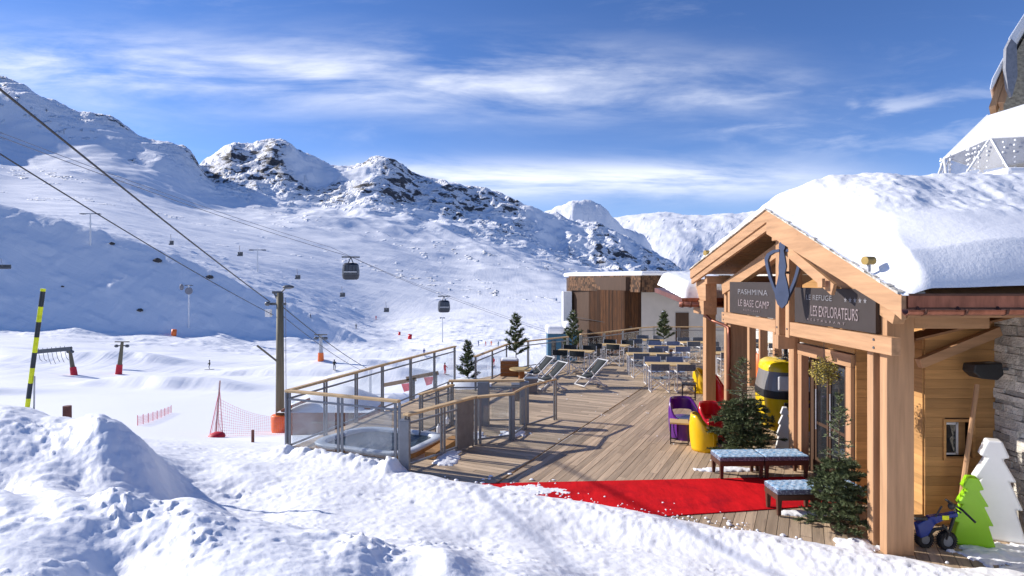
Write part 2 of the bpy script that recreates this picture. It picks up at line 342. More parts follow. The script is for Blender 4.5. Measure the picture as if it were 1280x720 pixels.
def grid_prepare():                       # the surface on a regular (u, ln Y) lattice for quick lookup
    us = np.arange(-1.72, 1.72, .012); vs = np.arange(np.log(2.0), np.log(10500), .016)
    U, V = np.meshgrid(us, vs); Y = np.exp(V); T = (_rbf(U*Y, Y)-HC)/Y
    T = _cub(_cub(T, 4).T, 4).T
    _HG.update(T=T, u0=us[1], v0=vs[1], du=.003, dv=.004)
def base_height(X, Y):
    if not _HG: grid_prepare()
    Yc = np.maximum(Y, 2.2); a = (np.clip(X/Yc, -1.69, 1.69)-_HG['u0'])/_HG['du']; b = (np.log(Yc)-_HG['v0'])/_HG['dv']; T = _HG['T']
    a = np.clip(a, 0, T.shape[1]-1.01); b = np.clip(b, 0, T.shape[0]-1.01); i = a.astype(int); j = b.astype(int); f = a-i; g = b-j
    return HC+Yc*((T[j,i]*(1-f)+T[j,i+1]*f)*(1-g)+(T[j+1,i]*(1-f)+T[j+1,i+1]*f)*g)
def _rbf(X, Y):
    sh = X.shape; x = X.ravel(); y = np.maximum(Y.ravel(), 1.0); out = np.empty(x.size)
    for i in range(0, x.size, 60000):
        u = x[i:i+60000]/y[i:i+60000]; v = np.log(y[i:i+60000])
        d = np.sqrt((u[:,None]-_U)**2+((v[:,None]-_V)*VS)**2+_MQ**2)
        out[i:i+60000] = d@_W[:_n]+_W[_n]+_W[_n+1]*u+_W[_n+2]*v
    return (HC+out*y).reshape(sh)
DECKPOLY = [(-4.55,11.95),(-1.95,10.6),(-1.75,9.9),(7.6,5.6),(20,5.6),(20,28.9),(6.9,28.9),(6.1,28.3),(4,25.9),(2.3,24.6),(.62,22.9),(-.25,21.6),(-1.2,20.4),(-1.75,19.9),(-3.35,15.3)]
def poly_sd(X, Y, poly):                 # signed distance, negative inside
    d = np.full(X.shape, 1e9); ins = np.zeros(X.shape, bool); n = len(poly)
    for i in range(n):
        ax, ay = poly[i]; bx, by = poly[(i+1)%n]
        ex, ey = bx-ax, by-ay; t = np.clip(((X-ax)*ex+(Y-ay)*ey)/(ex*ex+ey*ey), 0, 1)
        d = np.minimum(d, np.hypot(X-ax-t*ex, Y-ay-t*ey))
        c = (ay > Y) != (by > Y); xx = ax+(Y-ay)*ex/(ey if ey else 1e-9); ins ^= c & (X < xx)
    return np.where(ins, -d, d)
def height(X, Y):
    Z = base_height(X, Y)
    S_ = (X+216)*.87+(Y-250)*.5; Q_ = -(X+216)*.5+(Y-250)*.87
    ww = fbm(S_/55, Q_/60, 3)*5; QC = spur_crest(S_+fbm(Q_/60, S_/60, 2)*4)+fbm(S_/40+3, S_*0, 3)*2.2
    face = SL*(Q_+ww*.6); cr = SL*QC-.10*(Q_-QC)-.0*Q_; h_ = 1.6
    sp = -(17.5+.094*S_)+(face+cr-np.sqrt((face-cr)**2+h_*h_))/2
    sp = np.where((Y > 120) & (Y < 700) & (X < 50), sp, -1e3)
    Z = (Z+sp+np.sqrt((Z-sp)**2+1.5))/2-.3*(np.abs(Z-sp) < 5)*0
    # large and small relief grows with distance
    big = sstep(420, 1300, Y)
    Z = Z+big*(fbm(X/420, Y/420, 4, .5, True)*20*sstep(700, 1700, Y)+fbm(X/150+5, Y/150, 3, .5)*7)
    crag = sstep(1400, 1750, Y+fbm(X/300, Y/300, 2)*250)*(1-.65*sstep(4000, 4600, Y))
    Z = Z+crag*fbm(X/95, Y/95, 5, .56, True)*12
    mid = sstep(40, 120, Y)*(1-sstep(2600, 3500, Y)*.5)
    Z = Z+mid*(fbm(X/70, Y/70, 3)*2.0+fbm(X/18, Y/18, 3)*.25+sstep(200, 260, Y)*(1-sstep(450, 600, Y))*np.maximum(0, fbm(X/16+4, Y/11, 4, .6))*1.6)
    flat = sstep(60, 90, Y)*(1-sstep(200, 260, Y))
    Z = Z+flat*(sstep(.25, .6, perlin(X/70+3.2, Y/26))*3.0-sstep(.2, .6, perlin(X/60+9.2, Y/30+4))*2.0)
    for bx, by, bl, bh, bf, sk in ((-46, 79, 11, 2.1, 9, -.10), (-38, 108, 17, 1.5, 10, .05), (-20, 92, 9, 1.6, 8, .1), (-30, 128, 16, 1.7, 12, .0), (-9, 122, 8, 1.4, 10, 0), (-62, 64, 8, 1.0, 6, .2), (-17, 150, 14, 1.8, 14, 0), (-14, 60, 6, 1.6, 6, .2), (-80, 118, 14, 1.3, 10, 0)):
        dy = Y-by-(X-bx)*sk-fbm(X/9, Y/40, 2)*2.5; dx = (X-bx)/bl
        Z = Z+.80*bh*np.exp(-dx**4)*np.where(dy > 0, np.exp(-(dy/bf)**2), np.exp(-(dy/(1.0+bf*.07))**2))
    # foreground: lumps of cleared snow
    near = 1-sstep(14, 30, Y)
    bank = np.exp(-((Y-(5.4-.12*X*0))/1.3)**2)*(1-sstep(-.6, 1.2, X))
    hump = np.exp(-(((X+5.6)/2.6)**2+((Y-8.2)/1.5)**2))
    r = (.25+.8*bank+.5*hump)*(.45+.9*sstep(-.15, .3, perlin(X/1.15+3, Y/1.15)))
    Z = Z+near*(fbm(X/1.3, Y/1.3, 3)*.075*(.4+r)+fbm(X/.33, Y/.33, 4, .5)*.030*r+np.maximum(0, perlin(X/.16+8, Y/.16)-.15)*.06*r)
    Z = Z+near*(fbm(X/.12, Y/.12, 3, .6)*.010+sstep(.22, .36, perlin(X/.075, Y/.075))*.020*sstep(.0, .3, perlin(X/.7+7, Y/.7))*(.4+.7*r)+hump*fbm(X/.20, Y/.20, 4, .6)*.030)
    Z = Z-near*sstep(.38, .5, perlin(X/.26+21, Y/.26))*.014
    # apron next to the deck is coarser
    ap = np.exp(-((Y-(9.4-.46*X))/1.0)**2)*(Y < 14)
    Z = Z+ap*np.maximum(0, fbm(X/.14, Y/.14, 3, .6)-.05)*.035
    # deck cut
    sd = poly_sd(X, Y, DECKPOLY)
    edge = (9.50-.488*X)+fbm(X/.7, Y/.7, 4)*.10          # where the snow apron ends on the deck
    front = (Y < edge) & (X > -2.2)
    h_edge = np.clip(edge-Y, 0, 3)
    prof = .02+.13*(1-np.exp(-h_edge/.25))+.02*h_edge
    zf = np.where(h_edge < 1.2, prof, Z)
    w = sstep(.5, 1.4, h_edge)
    lump = fbm(X/.14, Y/.14, 3, .6)*.03*sstep(.05, .5, h_edge)
    Z = np.where(front, (prof+lump)*(1-w)+Z*w, Z)
    inside = (sd < 0) & ~front
    Z = np.where(inside, np.minimum(Z, -.35), Z)
    # snow pushed up along the foot of the front railing
    ax, ay, bx, by = -4.6, 11.72, -1.95, 10.42
    t = ((X-ax)*(bx-ax)+(Y-ay)*(by-ay))/((bx-ax)**2+(by-ay)**2); dd = ((X-ax)*-(by-ay)+(Y-ay)*(bx-ax))/np.hypot(bx-ax, by-ay)
    pile = np.exp(-((dd+.12)/.30)**2)*sstep(-.15, .1, t)*(1-sstep(.98, 1.06, t))
    Z = Z+pile*(.17+fbm(X/.34, Y/.34, 3, .55)*.13+fbm(X/.09, Y/.09, 2)*.035)
    return Z
def make_terrain():
    us = np.arange(-1.5, 1.5, .0028)
    vs = np.concatenate([np.arange(np.log(2.4), np.log(14), .0048), np.arange(np.log(14), np.log(230), .010), np.arange(np.log(230), np.log(2300), .0040), np.arange(np.log(2300), np.log(9500), .009)])
    U, V = np.meshgrid(us, vs); Y = np.exp(V); X = U*Y
    Z = height(X, Y)
    gy = np.gradient(Z, axis=0)/np.gradient(Y, axis=0); gx = np.gradient(Z, axis=1)/np.gradient(X, axis=1)
    gyc = gy-gx*U; slope = np.hypot(gx, gyc)
    rn = fbm(X/60, Y/60, 5, .65)+.6*fbm(X/13, Y/13, 3, .6); rn2 = fbm(X/16, Y/42, 4, .6)
    alt = sstep(150, 330, Z)
    rock = sstep(.66, .86, slope*.70+rn*.42+alt*.05)*sstep(900, 1450, Y)*0+sstep(.34, .72, slope*.75+rn*.30+alt*.10)*sstep(1350, 1750, Y)*sstep(-.38, .0, fbm(X/240+1, Y/300, 3))
    # broken rock bands on the open slopes
    band = sstep(.42, .50, rn2+.35*rn)*sstep(420, 900, Y)*sstep(.05, .45, fbm(X/230+2, Y/230+7, 3))
    rock = np.clip(np.maximum(rock*(1-.6*sstep(2500, 2900, Y)), band*1.0), 0, 1)
    n, m = X.shape; co = np.stack([X, Y, Z], -1).reshape(-1, 3).astype(np.float32)
    i = np.arange((n-1)*m).reshape(n-1, m)[:, :-1].ravel()
    q = np.stack([i, i+1, i+m+1, i+m], 1).astype(np.int32)
    me = bpy.data.meshes.new('snow_ground'); me.vertices.add(len(co)); me.vertices.foreach_set('co', co.ravel())
    me.loops.add(q.size); me.loops.foreach_set('vertex_index', q.ravel()); me.polygons.add(len(q))
    me.polygons.foreach_set('loop_start', np.arange(0, q.size, 4, dtype=np.int32)); me.update(calc_edges=True)
    me.polygons.foreach_set('use_smooth', np.ones(len(q), bool))
    a = me.attributes.new('rock', 'FLOAT', 'POINT'); a.data.foreach_set('value', rock.astype(np.float32).ravel())
    me.materials.append(M['snow_ground'])
    o = bpy.data.objects.new('ground', me); COL.objects.link(o); structure(o)
make_terrain()
def gz(x, y): return float(height(np.array([x], float), np.array([y], float))[0])
def hit(px, py, y0=12.0, y1=3000.0):      # first place where the ground is seen at (px,py)
    ys = np.exp(np.arange(math.log(y0), math.log(y1), .004)); xs = (px-640)/F*ys; zs = HC-(py-HOR)/F*ys
    h = height(xs, ys); k = np.argmax(h >= zs)
    if not (h >= zs).any(): k = np.argmin(zs-h)
    return Vector((xs[k], ys[k], h[k]))
#SECTION2
# ------------------------------------------------------------------ deck
def clip_boards(name, poly, ang, bw, m, z=0.0, th=.035, lmin=1.8, lmax=4.2, seed=1):
    rg = random.Random(seed); ca, sa = math.cos(ang), math.sin(ang)
    pl = [(x*ca+y*sa, -x*sa+y*ca) for x, y in poly]; ys = [p[1] for p in pl]; b = MB(); n = len(pl)
    y = min(ys)
    while y < max(ys):
        yc = y+bw/2; xs = []
        for i in range(n):
            (x0, y0), (x1, y1) = pl[i], pl[(i+1)%n]
            if (y0 > yc) != (y1 > yc): xs.append(x0+(yc-y0)*(x1-x0)/(y1-y0))
        xs.sort()
        for a, c in zip(xs[::2], xs[1::2]):
            x = a; first = True
            while x < c-.02:
                l = rg.uniform(lmin, lmax)*(rg.random() if first else 1); first = False; e = min(c, x+max(.3, l))
                dz = rg.uniform(-.002, .002)
                b.lo((x+.003, y+.004, z-th+dz), (e-.003, y+bw-.004, z+dz)); x = e
        y += bw
    o = b.build(name, m, None, True)
    for v in o.data.vertices: pass
    o.location = (0, 0, 0); o.rotation_euler.z = ang; structure(o); return o
# MB.build with parent None recentres; boards need their own frame, so undo it
def _boards_build(self, name, material):
    me = bpy.data.meshes.new(name); me.from_pydata([tuple(v) for v in self.v], [], self.f); me.update(); me.materials.append(M[material])
    o = bpy.data.objects.new(name, me); COL.objects.link(o); return o
def boards(name, poly, ang, bw, m, **kw):
    old = MB.build; MB.build = lambda s, nm, mm, p=None, l=False: _boards_build(s, nm, mm)
    try: return clip_boards(name, poly, ang, bw, m, **kw)
    finally: MB.build = old
def split(poly, f, keep):
    out = []; n = len(poly)
    for i in range(n):
        a, b = poly[i], poly[(i+1)%n]; fa, fb = f(*a)*keep, f(*b)*keep
        if fa >= 0: out.append(a)
        if (fa >= 0) != (fb >= 0):
            t = fa/(fa-fb); out.append((a[0]+t*(b[0]-a[0]), a[1]+t*(b[1]-a[1])))
    return out
seam = lambda x, y: x-(1.64+.5*(y-13.75))
PA, PB = split(DECKPOLY, seam, -1), split(DECKPOLY, seam, 1)
A2 = math.atan2(1, .5)
boards('deck', PB, A2, .142, 'deck_a', seed=3)
boards('deck', PA, A2-math.pi/2, .142, 'deck_b', seed=5)
b = MB()                                              # joists and rim under the boards
for i in range(len(DECKPOLY)):
    p, q = DECKPOLY[i], DECKPOLY[(i+1)%len(DECKPOLY)]
    if p[1] > 27 and q[1] > 27 or p[0] > 19 and q[0] > 19 or 1: b.bar((p[0], p[1], -.17), (q[0], q[1], -.17), .06, .24)
structure(b.build('deck_rim', 'greywood'))
b = MB()
for p in DECKPOLY:
    if p[0] < 15: b.bar((p[0]+.3, p[1]+.1 if p[1] < 20 else p[1]-.3, -.3), (p[0]+.3, p[1]+.1 if p[1] < 20 else p[1]-.3, -9), .2)
structure(b.build('deck_support', 'greywood'))
b = MB()
b.prism([(-.5,9.85,.004),(5.0,10.2,.004),(5.0,8.95,.004),(2.2,8.5,.004),(-.5,8.2,.004)][::-1], (0,0,.012))
tag(b.build('carpet', 'carpet'), 'bright red carpet dusted with snow, laid across the front of the wooden deck', 'carpet')

# loose snow lying on deck and carpet (nobody could count the crumbs)
b = MB(); rg = random.Random(11)
def crumb(x, y, r, h):
    n = 7; ph = rg.random()*6; pts = [(x+math.cos(ph+k*2*math.pi/n)*r*rg.uniform(.6, 1.15), y+math.sin(ph+k*2*math.pi/n)*r*rg.uniform(.5, 1.1)) for k in range(n)]
    b.add([(px, py, .012) for px, py in pts]+[(x+(px-x)*.6, y+(py-y)*.6, .012+h*rg.uniform(.6, 1)) for px, py in pts]+[(x, y, .014+h)],
          [(k, (k+1)%n, n+(k+1)%n, n+k) for k in range(n)]+[(n+k, n+(k+1)%n, 2*n) for k in range(n)])
for _ in range(150):
    x = rg.uniform(-.6, 3.4); e = 9.40-.485*x; y = e+abs(rg.gauss(0, .26 if x > .9 else .40)); crumb(x, y, rg.uniform(.008, .035)*(1.5 if x < 1.0 else .8), rg.uniform(.006, .02))
for _ in range(90):
    x = rg.uniform(-1.5, 7); e = 9.40-.485*x; crumb(x, e+abs(rg.gauss(0, .12)), rg.uniform(.01, .05), .02)
def patch(cx, cy, sx, sy, hgt=.05, sd=0.0):
    nx, ny = int(max(24, sx*90)), int(max(20, sy*90)); X, Y = np.meshgrid(np.linspace(cx-sx, cx+sx, nx), np.linspace(cy-sy, cy+sy, ny))
    f = 1-np.maximum(np.abs((X-cx)/sx)**2+np.abs((Y-cy)/sy)**2, 0); z = .012+hgt*(f*.9-.28+fbm(X/.28+sd, Y/.28, 4, .6)*.75); z = np.where(z > .012, z, -.03)
    o = len(b.v); b.v += [Vector(p) for p in np.stack([X, Y, z], -1).reshape(-1, 3)]
    for j in range(ny-1):
        for i in range(nx-1):
            q = (j*nx+i, j*nx+i+1, (j+1)*nx+i+1, (j+1)*nx+i)
            if max(b.v[o+k].z for k in q) > 0: b.f.append(tuple(o+k for k in q))
patch(6.15, 7.28, .75, .42, .045, 1); patch(5.6, 6.85, .7, .14, .03, 2); patch(4.42, 7.55, .34, .30, .06, 3); patch(-1.25, 11.35, .3, .75, .05, 4); patch(.05, 13.05, .4, .3, .05, 5)
patch(3.9, 10.62, .7, .15, .03, 6); patch(4.25, 8.62, .4, .14, .03, 7); patch(-.9, 12.9, .4, .4, .04, 8); patch(.35, 9.55, .8, .28, .022, 9)
for _ in range(60): crumb(rg.uniform(1, 6), rg.uniform(11, 20), rg.uniform(.008, .03), .008)
tag(b.build('loose_snow', 'snow', smooth=True), 'loose crumbs and thin patches of snow scattered on the deck and red carpet', 'snow', kind='stuff')

# ------------------------------------------------------------------ chalet porch
ch = thing('chalet', 'wooden chalet with gabled timber porch under deep roof snow, the nearest building', 'chalet', (7, 9.8, 0))
XB = 4.2; AP = Vector((XB, 9.77, 4.56)); LB = Vector((XB, 13.97, 3.63)); RB = Vector((XB, 6.40, 3.24)); XE = 17.0
def post(x, y0, w, d, z1, z0=0): return MB().lo((x, y0, z0), (x+w, y0+d, z1))
for x, y, w, d, z1 in ((4.617, 7.29, .337, .145, 3.02), (4.62, 7.575, .30, .13, 2.9), (4.617, 12.52, .36, .16, 3.35), (4.65, 12.85, .30, .14, 3.3),
                       (5.10, 10.72, .115, .20, 3.5)):
    post(x, y, w, d, z1).build('post', 'timber_z', ch, bevel=.008)
for y, z0, z1 in ((9.98, 2.28, 4.35), (9.62, 2.46, 4.35)):
    MB().lo((4.50, y, z0), (4.72, y+.13, z1)).build('king_post', 'timber_z', ch, bevel=.006)
MB().lo((4.47, 9.94, 2.24), (4.76, 10.16, 2.47)).build('king_post', 'timber_z', ch, bevel=.006)
MB().lo((4.50, 7.02, 2.50), (4.615, 9.60, 2.715)).build('lintel', 'timber_y', ch, bevel=.008)
MB().lo((4.50, 10.12, 2.50), (4.615, 12.72, 2.715)).build('lintel', 'timber_y', ch, bevel=.008)
MB().lo((4.95, 7.45, 2.42), (5.07, 12.6, 2.62)).build('lintel', 'timber_y', ch, bevel=.008)
for a, c, h in (((4.66, 9.9, 4.02), (4.66, 12.95, 3.20), .24), ((4.66, 9.85, 4.0), (4.66, 7.1, 2.98), .24)):
    MB().bar(a, c, .14, h).build('rafter', 'timber_y', ch, bevel=.006)
MB().lo((4.965, 7.31, 2.80), (5.9, 7.42, 3.0)).build('tie_beam', 'timber_x', ch, bevel=.006)
for y, z in ((9.77, 4.14), (13.2, 3.40)):
    MB().lo((4.32, y-.08, z-.09), (9.0, y+.08, z+.09)).build('purlin', 'timber_x', ch, bevel=.006)
# bolts on the timber joints
for x, y, z in ((4.495, 7.36, 2.56), (4.495, 7.36, 2.66), (4.495, 12.6, 2.56), (4.495, 12.6, 2.66), (4.495, 9.68, 2.6), (4.495, 10.05, 2.6)):
    MB().tube([(x-.006, y, z), (x+.02, y, z)], .016, 8).build('bolt', 'steel_dark', ch)
# barge boards
def barge(a, c, top0, dep, x0, x1):
    a, c = Vector(a), Vector(c)
    return MB().prism([(x0, a.y, a.z-top0), (x0, c.y, c.z-top0), (x0, c.y, c.z-top0-dep), (x0, a.y, a.z-top0-dep)], (x1-x0, 0, 0))
barge(AP, LB, 0, .20, XB, XB+.05).build('barge_board', 'timber_y', ch, bevel=.004)
barge(AP+Vector((0,.0,0)), LB, .195, .13, XB+.03, XB+.09).build('barge_board', 'timber_y', ch, bevel=.004)
MB().prism([(XB-.004, AP.y, AP.z), (XB-.004, AP.y, AP.z-.40), (XB-.004, RB.y+.12, RB.z-.20), (XB-.004, RB.y-.02, RB.z-.27), (XB-.004, RB.y-.02, RB.z)], (.056, 0, 0)).build('barge_board', 'timber_y', ch, bevel=.004)
MB().bar((XB+.10, 9.5, 3.98), (XB+.10, 7.9, 3.27), .05, .16).build('barge_board', 'timber_y', ch, bevel=.004)
MB().lo((XB-.02, 7.98, 3.30), (XB+.02, 8.10, 3.42)).build('cleat', 'timber_y', ch)
# roof slabs
def slab(a, c, t0, t1, x0, x1): return MB().prism([(x0, a.y, a.z-t0), (x0, a.y, a.z-t1), (x0, c.y, c.z-t1), (x0, c.y, c.z-t0)], (x1-x0, 0, 0))
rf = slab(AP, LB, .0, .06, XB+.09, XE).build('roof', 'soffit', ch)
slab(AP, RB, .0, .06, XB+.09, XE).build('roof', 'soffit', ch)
b = MB()                                              # soffit boards below the roof
for (a, c) in ((AP, LB), (AP, RB)):
    n = 24
    for i in range(n):
        p, q = a.lerp(c, i/n), a.lerp(c, (i+.94)/n)
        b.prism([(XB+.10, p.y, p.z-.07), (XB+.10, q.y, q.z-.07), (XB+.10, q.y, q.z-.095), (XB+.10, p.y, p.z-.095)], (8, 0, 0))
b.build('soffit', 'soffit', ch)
# roofing felt / shingle edge just under the snow
b = MB(); rg = random.Random(4)
for a, c in ((AP, LB), (AP, RB)):
    n = 44
    for i in range(n):
        p, q = a.lerp(c, i/n), a.lerp(c, (i+.96)/n); h = rg.uniform(.012, .035)
        b.prism([(XB-.03, p.y, p.z+.004), (XB-.03, p.y, p.z+h), (XB-.03, q.y, q.z+h), (XB-.03, q.y, q.z+.004)], (.3, 0, 0))
b.build('shingle_edge', 'stone', ch)
# eave: copper fascia + gutter
MB().lo((XB+.06, RB.y-.035, RB.z-.135), (XE, RB.y-.005, RB.z-.004)).build('fascia', 'copper', ch)
MB().lo((XB+.06, RB.y-.05, RB.z-.010), (XE, RB.y+.01, RB.z+.014)).build('drip_edge', 'copper_dark', ch)
MB().lo((XB+.06, RB.y-.04, RB.z-.150), (XE, RB.y-.0, RB.z-.137)).build('drip_edge', 'copper_dark', ch)
g = MB(); n = 10; pr = [(RB.y-.105+.062*math.cos(math.pi+math.pi*k/n), RB.z-.155+.062*math.sin(math.pi+math.pi*k/n)) for k in range(n+1)]
g.add([(x, y, z) for x in (XB-.02, XE) for y, z in pr]+[(x, RB.y-.105+(y-RB.y+.105)*.9, RB.z-.155+(z-RB.z+.155)*.9) for x in (XB-.02, XE) for y, z in pr],
      [(k, k+1, n+2+k, n+1+k) for k in range(n)]+[(2*n+2+k, 3*n+3+k, 3*n+4+k, 2*n+3+k) for k in range(n)]+[(0, n+1, 3*n+3, 2*n+2), (n, 3*n+2, 4*n+3, 2*n+1)]+[(k, 2*n+2+k, 2*n+3+k, k+1) for k in range(n)])
gut = g.build('gutter', 'copper', ch, smooth=False)
MB().lo((XB+.06, RB.y-.03, RB.z-.245), (XE, RB.y+.02, RB.z-.152)).build('eave_board', 'timber_x', ch)
for i in range(26):
    x = XB+.16+i*.43
    b = MB().tube([(x, RB.y-.03, RB.z-.13), (x, RB.y-.10, RB.z-.215), (x, RB.y-.165, RB.z-.19), (x, RB.y-.178, RB.z-.145)], .014, 6)
    b.lo((x-.03, RB.y-.03, RB.z-.22), (x+.03, RB.y-.05, RB.z-.15)).build('gutter_bracket', 'copper_dark', gut)
# walls
def plankwall(x0, x1, y, z0, z1, ph=.135, holes=(), axis='x', d=.02, seed=1):
    rg = random.Random(seed); b = MB(); z = z0
    while z < z1:
        e = min(z+ph-.0025, z1); segs = [(x0, x1)]
        for hx0, hx1, hz0, hz1 in holes:
            if hz0 < (z+e)/2 < hz1: segs = [s2 for s in segs for s2 in ((s[0], min(s[1], hx0)), (max(s[0], hx1), s[1])) if s2[1]-s2[0] > .01]
        for s0, s1 in segs:
            x = s0
            while x < s1-.01:
                x2 = min(s1, x+rg.uniform(1.0, 2.6)); dd = d+rg.uniform(0, .003)
                if axis == 'x': b.lo((x+.001, y-dd, z), (x2-.001, y, e))
                else: b.lo((y-dd, x+.001, z), (y, x2-.001, e))
                x = x2
        z += ph
    return b
YW = 8.25; XS = 6.72; XC = 5.74
plankwall(XC, XS, YW, 0, 3.6, holes=((6.02, 6.39, .93, 1.43),), seed=2).build('wall', 'plank', ch)
wy = wood('plank_y', (.50, .27, .10), 'y', island=.18)
M['plank_y'] = wy
plankwall(YW, 9.0, XC, 0, 3.9, axis='y', seed=3).build('wall', 'plank_y', ch)
plankwall(5.22, XC, 9.0, 0, 3.9, seed=4).build('wall', 'plank', ch)
plankwall(9.0, 10.72, 5.22, 2.28, 4.2, axis='y', seed=5).build('wall', 'plank_y', ch)
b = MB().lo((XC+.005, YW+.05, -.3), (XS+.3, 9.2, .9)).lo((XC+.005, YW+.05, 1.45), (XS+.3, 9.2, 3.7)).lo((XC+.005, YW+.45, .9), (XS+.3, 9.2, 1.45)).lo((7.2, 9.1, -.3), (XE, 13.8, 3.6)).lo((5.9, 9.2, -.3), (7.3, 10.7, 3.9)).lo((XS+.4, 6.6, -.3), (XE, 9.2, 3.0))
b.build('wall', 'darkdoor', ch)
# entrance in the side wall: frame, header, glazed leaves
for y in (10.57, 9.02): MB().lo((5.165 if y > 10 else 5.16, y, 0), (5.30, y+.14, 2.06)).build('door_frame', 'timber_z', ch, bevel=.005)
MB().lo((5.16, 9.02, 2.063), (5.30, 10.71, 2.26)).build('door_frame', 'timber_y', ch, bevel=.005)
MB().lo((5.31, 10.42, .0), (5.36, 10.56, 2.06)).build('door_frame', 'darkdoor', ch)
for y0, y1 in ((9.98, 10.41), (9.44, 9.95), (9.16, 9.42)):
    d = MB().lo((5.33, y0, .02), (5.37, y0+.05, 2.04)).lo((5.33, y1-.05, .02), (5.37, y1, 2.04)).lo((5.33, y0+.05, 1.98), (5.37, y1-.05, 2.04)).lo((5.33, y0+.05, .02), (5.37, y1-.05, .30)).lo((5.33, y0+.05, .88), (5.37, y1-.05, .93)).build('door', 'darkdoor', ch)
    MB().lo((5.345, y0+.05, .30), (5.352, y1-.05, 1.98)).build('door_glass', 'glass_dark', d)
    MB().tube([(5.30, y1-.09, .8), (5.30, y1-.09, 1.5)], .012, 6).build('handle', 'galv', d)
# small window
w_ = MB().lo((5.985, YW-.045, .895), (6.425, YW-.021, .93)).lo((5.985, YW-.045, 1.43), (6.425, YW-.021, 1.47)).lo((5.985, YW-.045, .93), (6.02, YW-.021, 1.43)).lo((6.39, YW-.045, .93), (6.425, YW-.021, 1.43)).build('window', 'plank', ch)
MB().lo((6.03, YW+.02, .96), (6.22, YW+.05, .985)).lo((6.03, YW+.02, 1.38), (6.22, YW+.05, 1.41)).lo((6.02, YW+.02, .96), (6.045, YW+.05, 1.41)).lo((6.205, YW+.02, .96), (6.235, YW+.05, 1.41)).build('sash', 'whitem', w_)
MB().lo((6.045, YW+.03, .985), (6.205, YW+.035, 1.38)).build('pane', 'glass_dark', w_)
MB().lo((6.235, YW+.10, .93), (6.39, YW+.12, 1.43)).build('blind', 'plank', w_)
# lean-to rafter and shelf of boards above it
MB().bar((5.60, 8.15, 2.25), (6.70, 8.15, 2.70), .10, .13).build('rafter', 'timber_x', ch, bevel=.006)
MB().bar((5.3, 7.95, 2.62), (6.6, 7.85, 2.95), .42, .03).build('soffit', 'soffit', ch)
MB().tube([(5.99, 7.98, .02), (6.335, 8.06, 1.98)], .03, 8).build('pole', 'timber_z', ch)
# stone wall (each stone its own block in one mesh: surface pattern)
b = MB(); rg = random.Random(9); z = 0.0
while z < 3.05:
    h = rg.choice((.06, .08, .10, .14, .19)); y = YW+.02
    while y > 4.2:
        l = rg.uniform(.10, .36)*(1+h*2); y2 = max(4.2, y-l); pr = rg.uniform(0, .035); j = lambda: rg.uniform(-.007, .007)
        b.add([(XS-pr+j(), y-.004, z+.004+j()), (XS-pr+j(), y2+.006, z+.004+j()), (XS-pr+j(), y2+.006, z+h-.003+j()), (XS-pr+j(), y-.004, z+h-.003+j()),
               (XS+.2, y, z), (XS+.2, y2, z), (XS+.2, y2, z+h), (XS+.2, y, z+h)], [(0,3,2,1), (0,1,5,4), (1,2,6,5), (2,3,7,6), (3,0,4,7)])
        y = y2
    z += h
b.lo((XS+.04, 4.2, -.3), (XS+.4, YW, 3.05))
b.build('stone_wall', 'stone', ch)
# left lower roof with its own gutter
post(4.95, 15.1, .25, .25, 2.95).build('post', 'timber_z', ch, bevel=.006)
lr = MB().prism([(3.95, 13.75, 2.98), (3.95, 16.4, 3.18), (3.95, 16.4, 3.06), (3.95, 13.75, 2.86)], (1.6, 0, 0)).build('side_roof', 'copper', ch)
MB().lo((4.32, 13.35, 2.62), (4.62, 14.1, 2.93)).lo((4.35, 13.30, 2.93), (4.60, 14.0, 3.42)).build('bracket', 'timber_y', ch, bevel=.005)
MB().tube([(3.88, 13.72, 2.84), (5.0, 13.72, 2.82)], .065, 10).build('gutter', 'copper', ch, smooth=True)
for i in range(6): MB().lo((3.93+i*.19, 13.64, 2.76), (3.95+i*.19, 13.82, 2.90)).build('gutter_bracket', 'copper_dark', lr)
MB().tube([(4.42, 13.7, 2.80), (4.44, 13.66, 2.62), (4.55, 13.5, 2.48), (4.62, 12.9, 2.42), (4.58, 12.5, 2.38), (4.575, 12.48, 2.2), (4.575, 12.48, 0.05)], .036, 8).build('downpipe', 'copper', ch, smooth=True)
# posts further back under the terrace side
for x, y in ((7.62, 19.0), (8.02, 19.05), (8.5, 19.1)): post(x, y, .21, .2, 3.3).build('post', 'timber_z', ch)
MB().lo((7.4, 18.95, 3.1), (12, 19.3, 3.4)).build('lintel', 'timber_x', ch)
# roof lamps / pipes on the barge
for p, r in ((P(1086, 329, 6.92), .062), (P(884, 318, 13.1), .075)):
    l = thing('roof_lamp', 'small brass roof lamp standing in the snow above the %s barge board' % ('right' if p.y < 9 else 'left'), 'lamp', p-Vector((0,0,.2)), 'lamps on the porch roof')
    MB().tube([p+Vector((-.06,-.02,.03)), p+Vector((.06,.02,.03))], r*.8, 14).build('lamp_head', mat('brass', (.34, .23, .06), .5, metal=.3), l, smooth=False)
    MB().tube([p-Vector((0,0,.10)), p+Vector((0,0,.0))], .022, 8).build('stem', 'galv', l)
